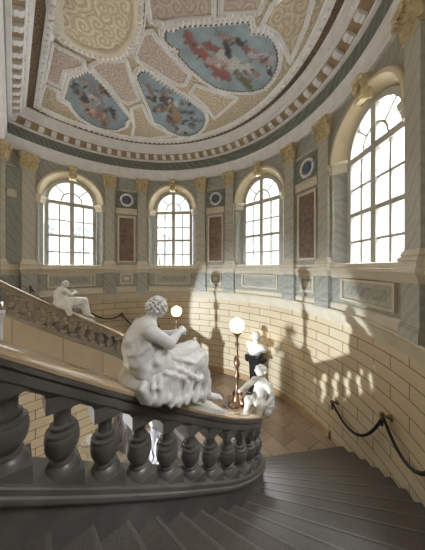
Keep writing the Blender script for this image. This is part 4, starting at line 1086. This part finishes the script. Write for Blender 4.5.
# ---- cord handrails on the wall
def cordrail(far, label):
    st = [(33.5, -1.315), (51.0, -1.035), (68.0, -.79), (86, -.515), (102.3, -.28)] if far else [(33.5, -1.305), (51.0, -1.02), (67.5, -.79), (84, -.53)]
    sg = 1 if far else -1
    root = empty('cord_handrail', PT(R, sg * 51, -1.03)); tag(root, label, 'handrail', 'cord handrails on the curved wall'); base = root.location.copy()
    for th, l in st:
        p = PT(R - .02, sg * th, l) - base; q = PT(R - .055, sg * th, l) - base
        mb = MB(); mb.lathe([(.001, 0), (.05, 0), (.055, .02), (.035, .035), (.03, .06), (.02, .075)], 12)
        d = (PT(R - .1, sg * th, l) - PT(R, sg * th, l)).normalized(); rot = Vector((0, 0, 1)).rotation_difference(d).to_matrix()
        mb.v = [tuple(rot @ Vector(v) + (PT(R, sg * th, l) - base)) for v in mb.v]
        mb.sphere(q + Vector((0, 0, .035)), .042, 12, 8); mb.sphere(q + Vector((0, 0, -.03)), .03, 10, 6)
        tag(mb.obj('bracket', M['brass'], root), 'brass knob bracket')
        mb = MB(); mb.tube([q + Vector((0, 0, -.04)), q + Vector((.004, 0, -.10)), q + Vector((-.004, 0, -.15))], [.018, .014, .02], 6)
        mb.obj('tassel', M['rope'], root)
    for (ta, la), (tb, lb) in zip(st, st[1:]):
        pts = []
        for i in range(25):
            f = i / 24; pts.append(PT(R - .05, sg * (ta + (tb - ta) * f), la + (lb - la) * f - (.90 if not far else .7) * .26 * f * (1 - f) * 4 * .9) - base)
        mb = MB(); mb.tube(pts, .024, 8); mb.obj('cord', M['rope'], root)
cordrail(False, 'black cord handrail swagged along the right hand wall')
cordrail(True, 'black cord handrail with brass knobs behind the far flight')

# ------------------------------------------------------------------ courtyard wings outside the windows
def wing(label, th, dist, half):
    p, rz = wallframe(th, R + dist); root = empty('courtyard_wing', p, rz); tag(root, label, 'building', 'courtyard wings outside')
    mb = MB(); mb.box(-half, half, -3, 0, -8, 6.2)
    mb.box(-half, half, 0, .35, 5.6, 6.2); mb.box(-half, half, 0, .2, -.9, -.6); mb.obj('facade', M['facade'], root, smooth=False)
    x = -half + 1.2; fr = MB(); 
    while x < half - .8:
        for zb, h in ((-.2, 3.2), (-5, 2.6)):
            mb = MB(); n = 14; ol = [(x - .65, zb), (x + .65, zb)] + [(x + .65 * math.cos(PI * i / n), zb + h + .65 * math.sin(PI * i / n)) for i in range(n + 1)]
            mb.add([(a, .02, b) for a, b in ol], [tuple(range(len(ol)))]); w = mb.obj('window', M['facwin'], root, smooth=False)
            mb = MB()
            mb.tube([(a, .03, b) for a, b in ol], .1, 6, closed=True); mb.box(x - .04, x + .04, 0, .08, zb, zb + h + .6); mb.box(x - .65, x + .65, 0, .08, zb + h - .04, zb + h + .04); mb.obj('surround', M['facade'], w)
        x += 2.6
wing('pale palace wing seen through the big near window', -44, 4.2, 9)
wing('pale palace wing seen through the far left window', 80, 5.5, 9)
wing('added palace wing out of view, blocking sky light at the window beside the stair', -96, 2.6, 7)  # added out of view to dim the sky light entering beside the stair

# ------------------------------------------------------------------ light
wd = bpy.data.worlds.new('overcast'); SC.world = wd; wd.use_nodes = True
nt = wd.node_tree; bg = nt.nodes['Background']
tc = nt.nodes.new('ShaderNodeTexCoord'); sx = nt.nodes.new('ShaderNodeSeparateXYZ'); rp = nt.nodes.new('ShaderNodeValToRGB')
nt.links.new(tc.outputs['Generated'], sx.inputs[0]); mr = nt.nodes.new('ShaderNodeMapRange'); mr.inputs[1].default_value = -1.0; mr.inputs[2].default_value = 1.0
nt.links.new(sx.outputs['Z'], mr.inputs[0]); nt.links.new(mr.outputs[0], rp.inputs[0]); nt.links.new(rp.outputs[0], bg.inputs[0])
el = rp.color_ramp.elements              # added glow below the horizon to brighten the ceiling, pale low cloud, bright zenith
while len(el) < 5: el.new(.5)
for e_, (p_, c_) in zip(el, [(0, (.30, .30, .295)), (.46, (.30, .30, .295)), (.505, (.05, .052, .054)), (.67, (.052, .054, .056)), (.87, (.96, .98, 1.0))]):
    e_.position = p_; e_.color = (*c_, 1)
bg.inputs[1].default_value = 22.0
def light(name, typ, loc, energy, color, **kw):
    d = bpy.data.lights.new(name, typ); d.energy = energy; d.color = color
    tgt = kw.pop('target', None); rot = kw.pop('rot', None)
    for k, v in kw.items(): setattr(d, k, v)
    o = bpy.data.objects.new(name, d); COL.objects.link(o); o.location = loc
    if tgt is not None: o.rotation_euler = (Vector(tgt) - Vector(loc)).to_track_quat('-Z', 'Y').to_euler()
    return o
for th in WIN:                              # portals: guide sky light through the panes
    loc = PT(R + RV + .01, th, .66)
    o = light('sky_portal', 'AREA', loc, 1, (1, 1, 1), shape='RECTANGLE', size=.66 * U, size_y=1.36 * U, target=PT(0.01, th, .66))
    o.data.cycles.is_portal = True
light('entrance_daylight', 'SPOT', W(-.70, NC - .32, -1.36), 2300, (.84, .92, 1.0), spot_size=math.radians(51), spot_blend=.12, shadow_soft_size=.09, target=W(2.5, NC - .22, -.9))
light('bust_spot', 'SPOT', W(2.05, NC + .35, -.62), 60, (1.0, .86, .62), spot_size=1.1, spot_blend=.6, shadow_soft_size=.05, target=W(2.45, NC - .08, -1.2))
light('warm_fill', 'POINT', W(-.95, NC + .2, .45), 115, (1.0, .85, .64), shadow_soft_size=.2)  # unseen warm fill added to brighten the far balustrade and shaded side

# ------------------------------------------------------------------ camera
cd = bpy.data.cameras.new('camera'); cam = bpy.data.objects.new('camera', cd); COL.objects.link(cam)
cam.location = (0, 0, EYE); cam.rotation_euler = (PI / 2, 0, 0)
cd.sensor_fit = 'HORIZONTAL'; cd.sensor_width = 36; cd.lens = 36 * 215 / 425; cd.shift_y = -8 / 425; cd.clip_start = .02; cd.clip_end = 200
SC.camera = cam
vs = SC.view_settings; vs.view_transform = 'Standard'; vs.look = 'None'; vs.gamma = 1; vs.exposure = 0.42; vs.use_curve_mapping = False
SC.cycles.use_denoising = True
SC.cycles.max_bounces = 10; SC.cycles.diffuse_bounces = 5; SC.cycles.transparent_max_bounces = 12
SC.cycles.sample_clamp_indirect = 6
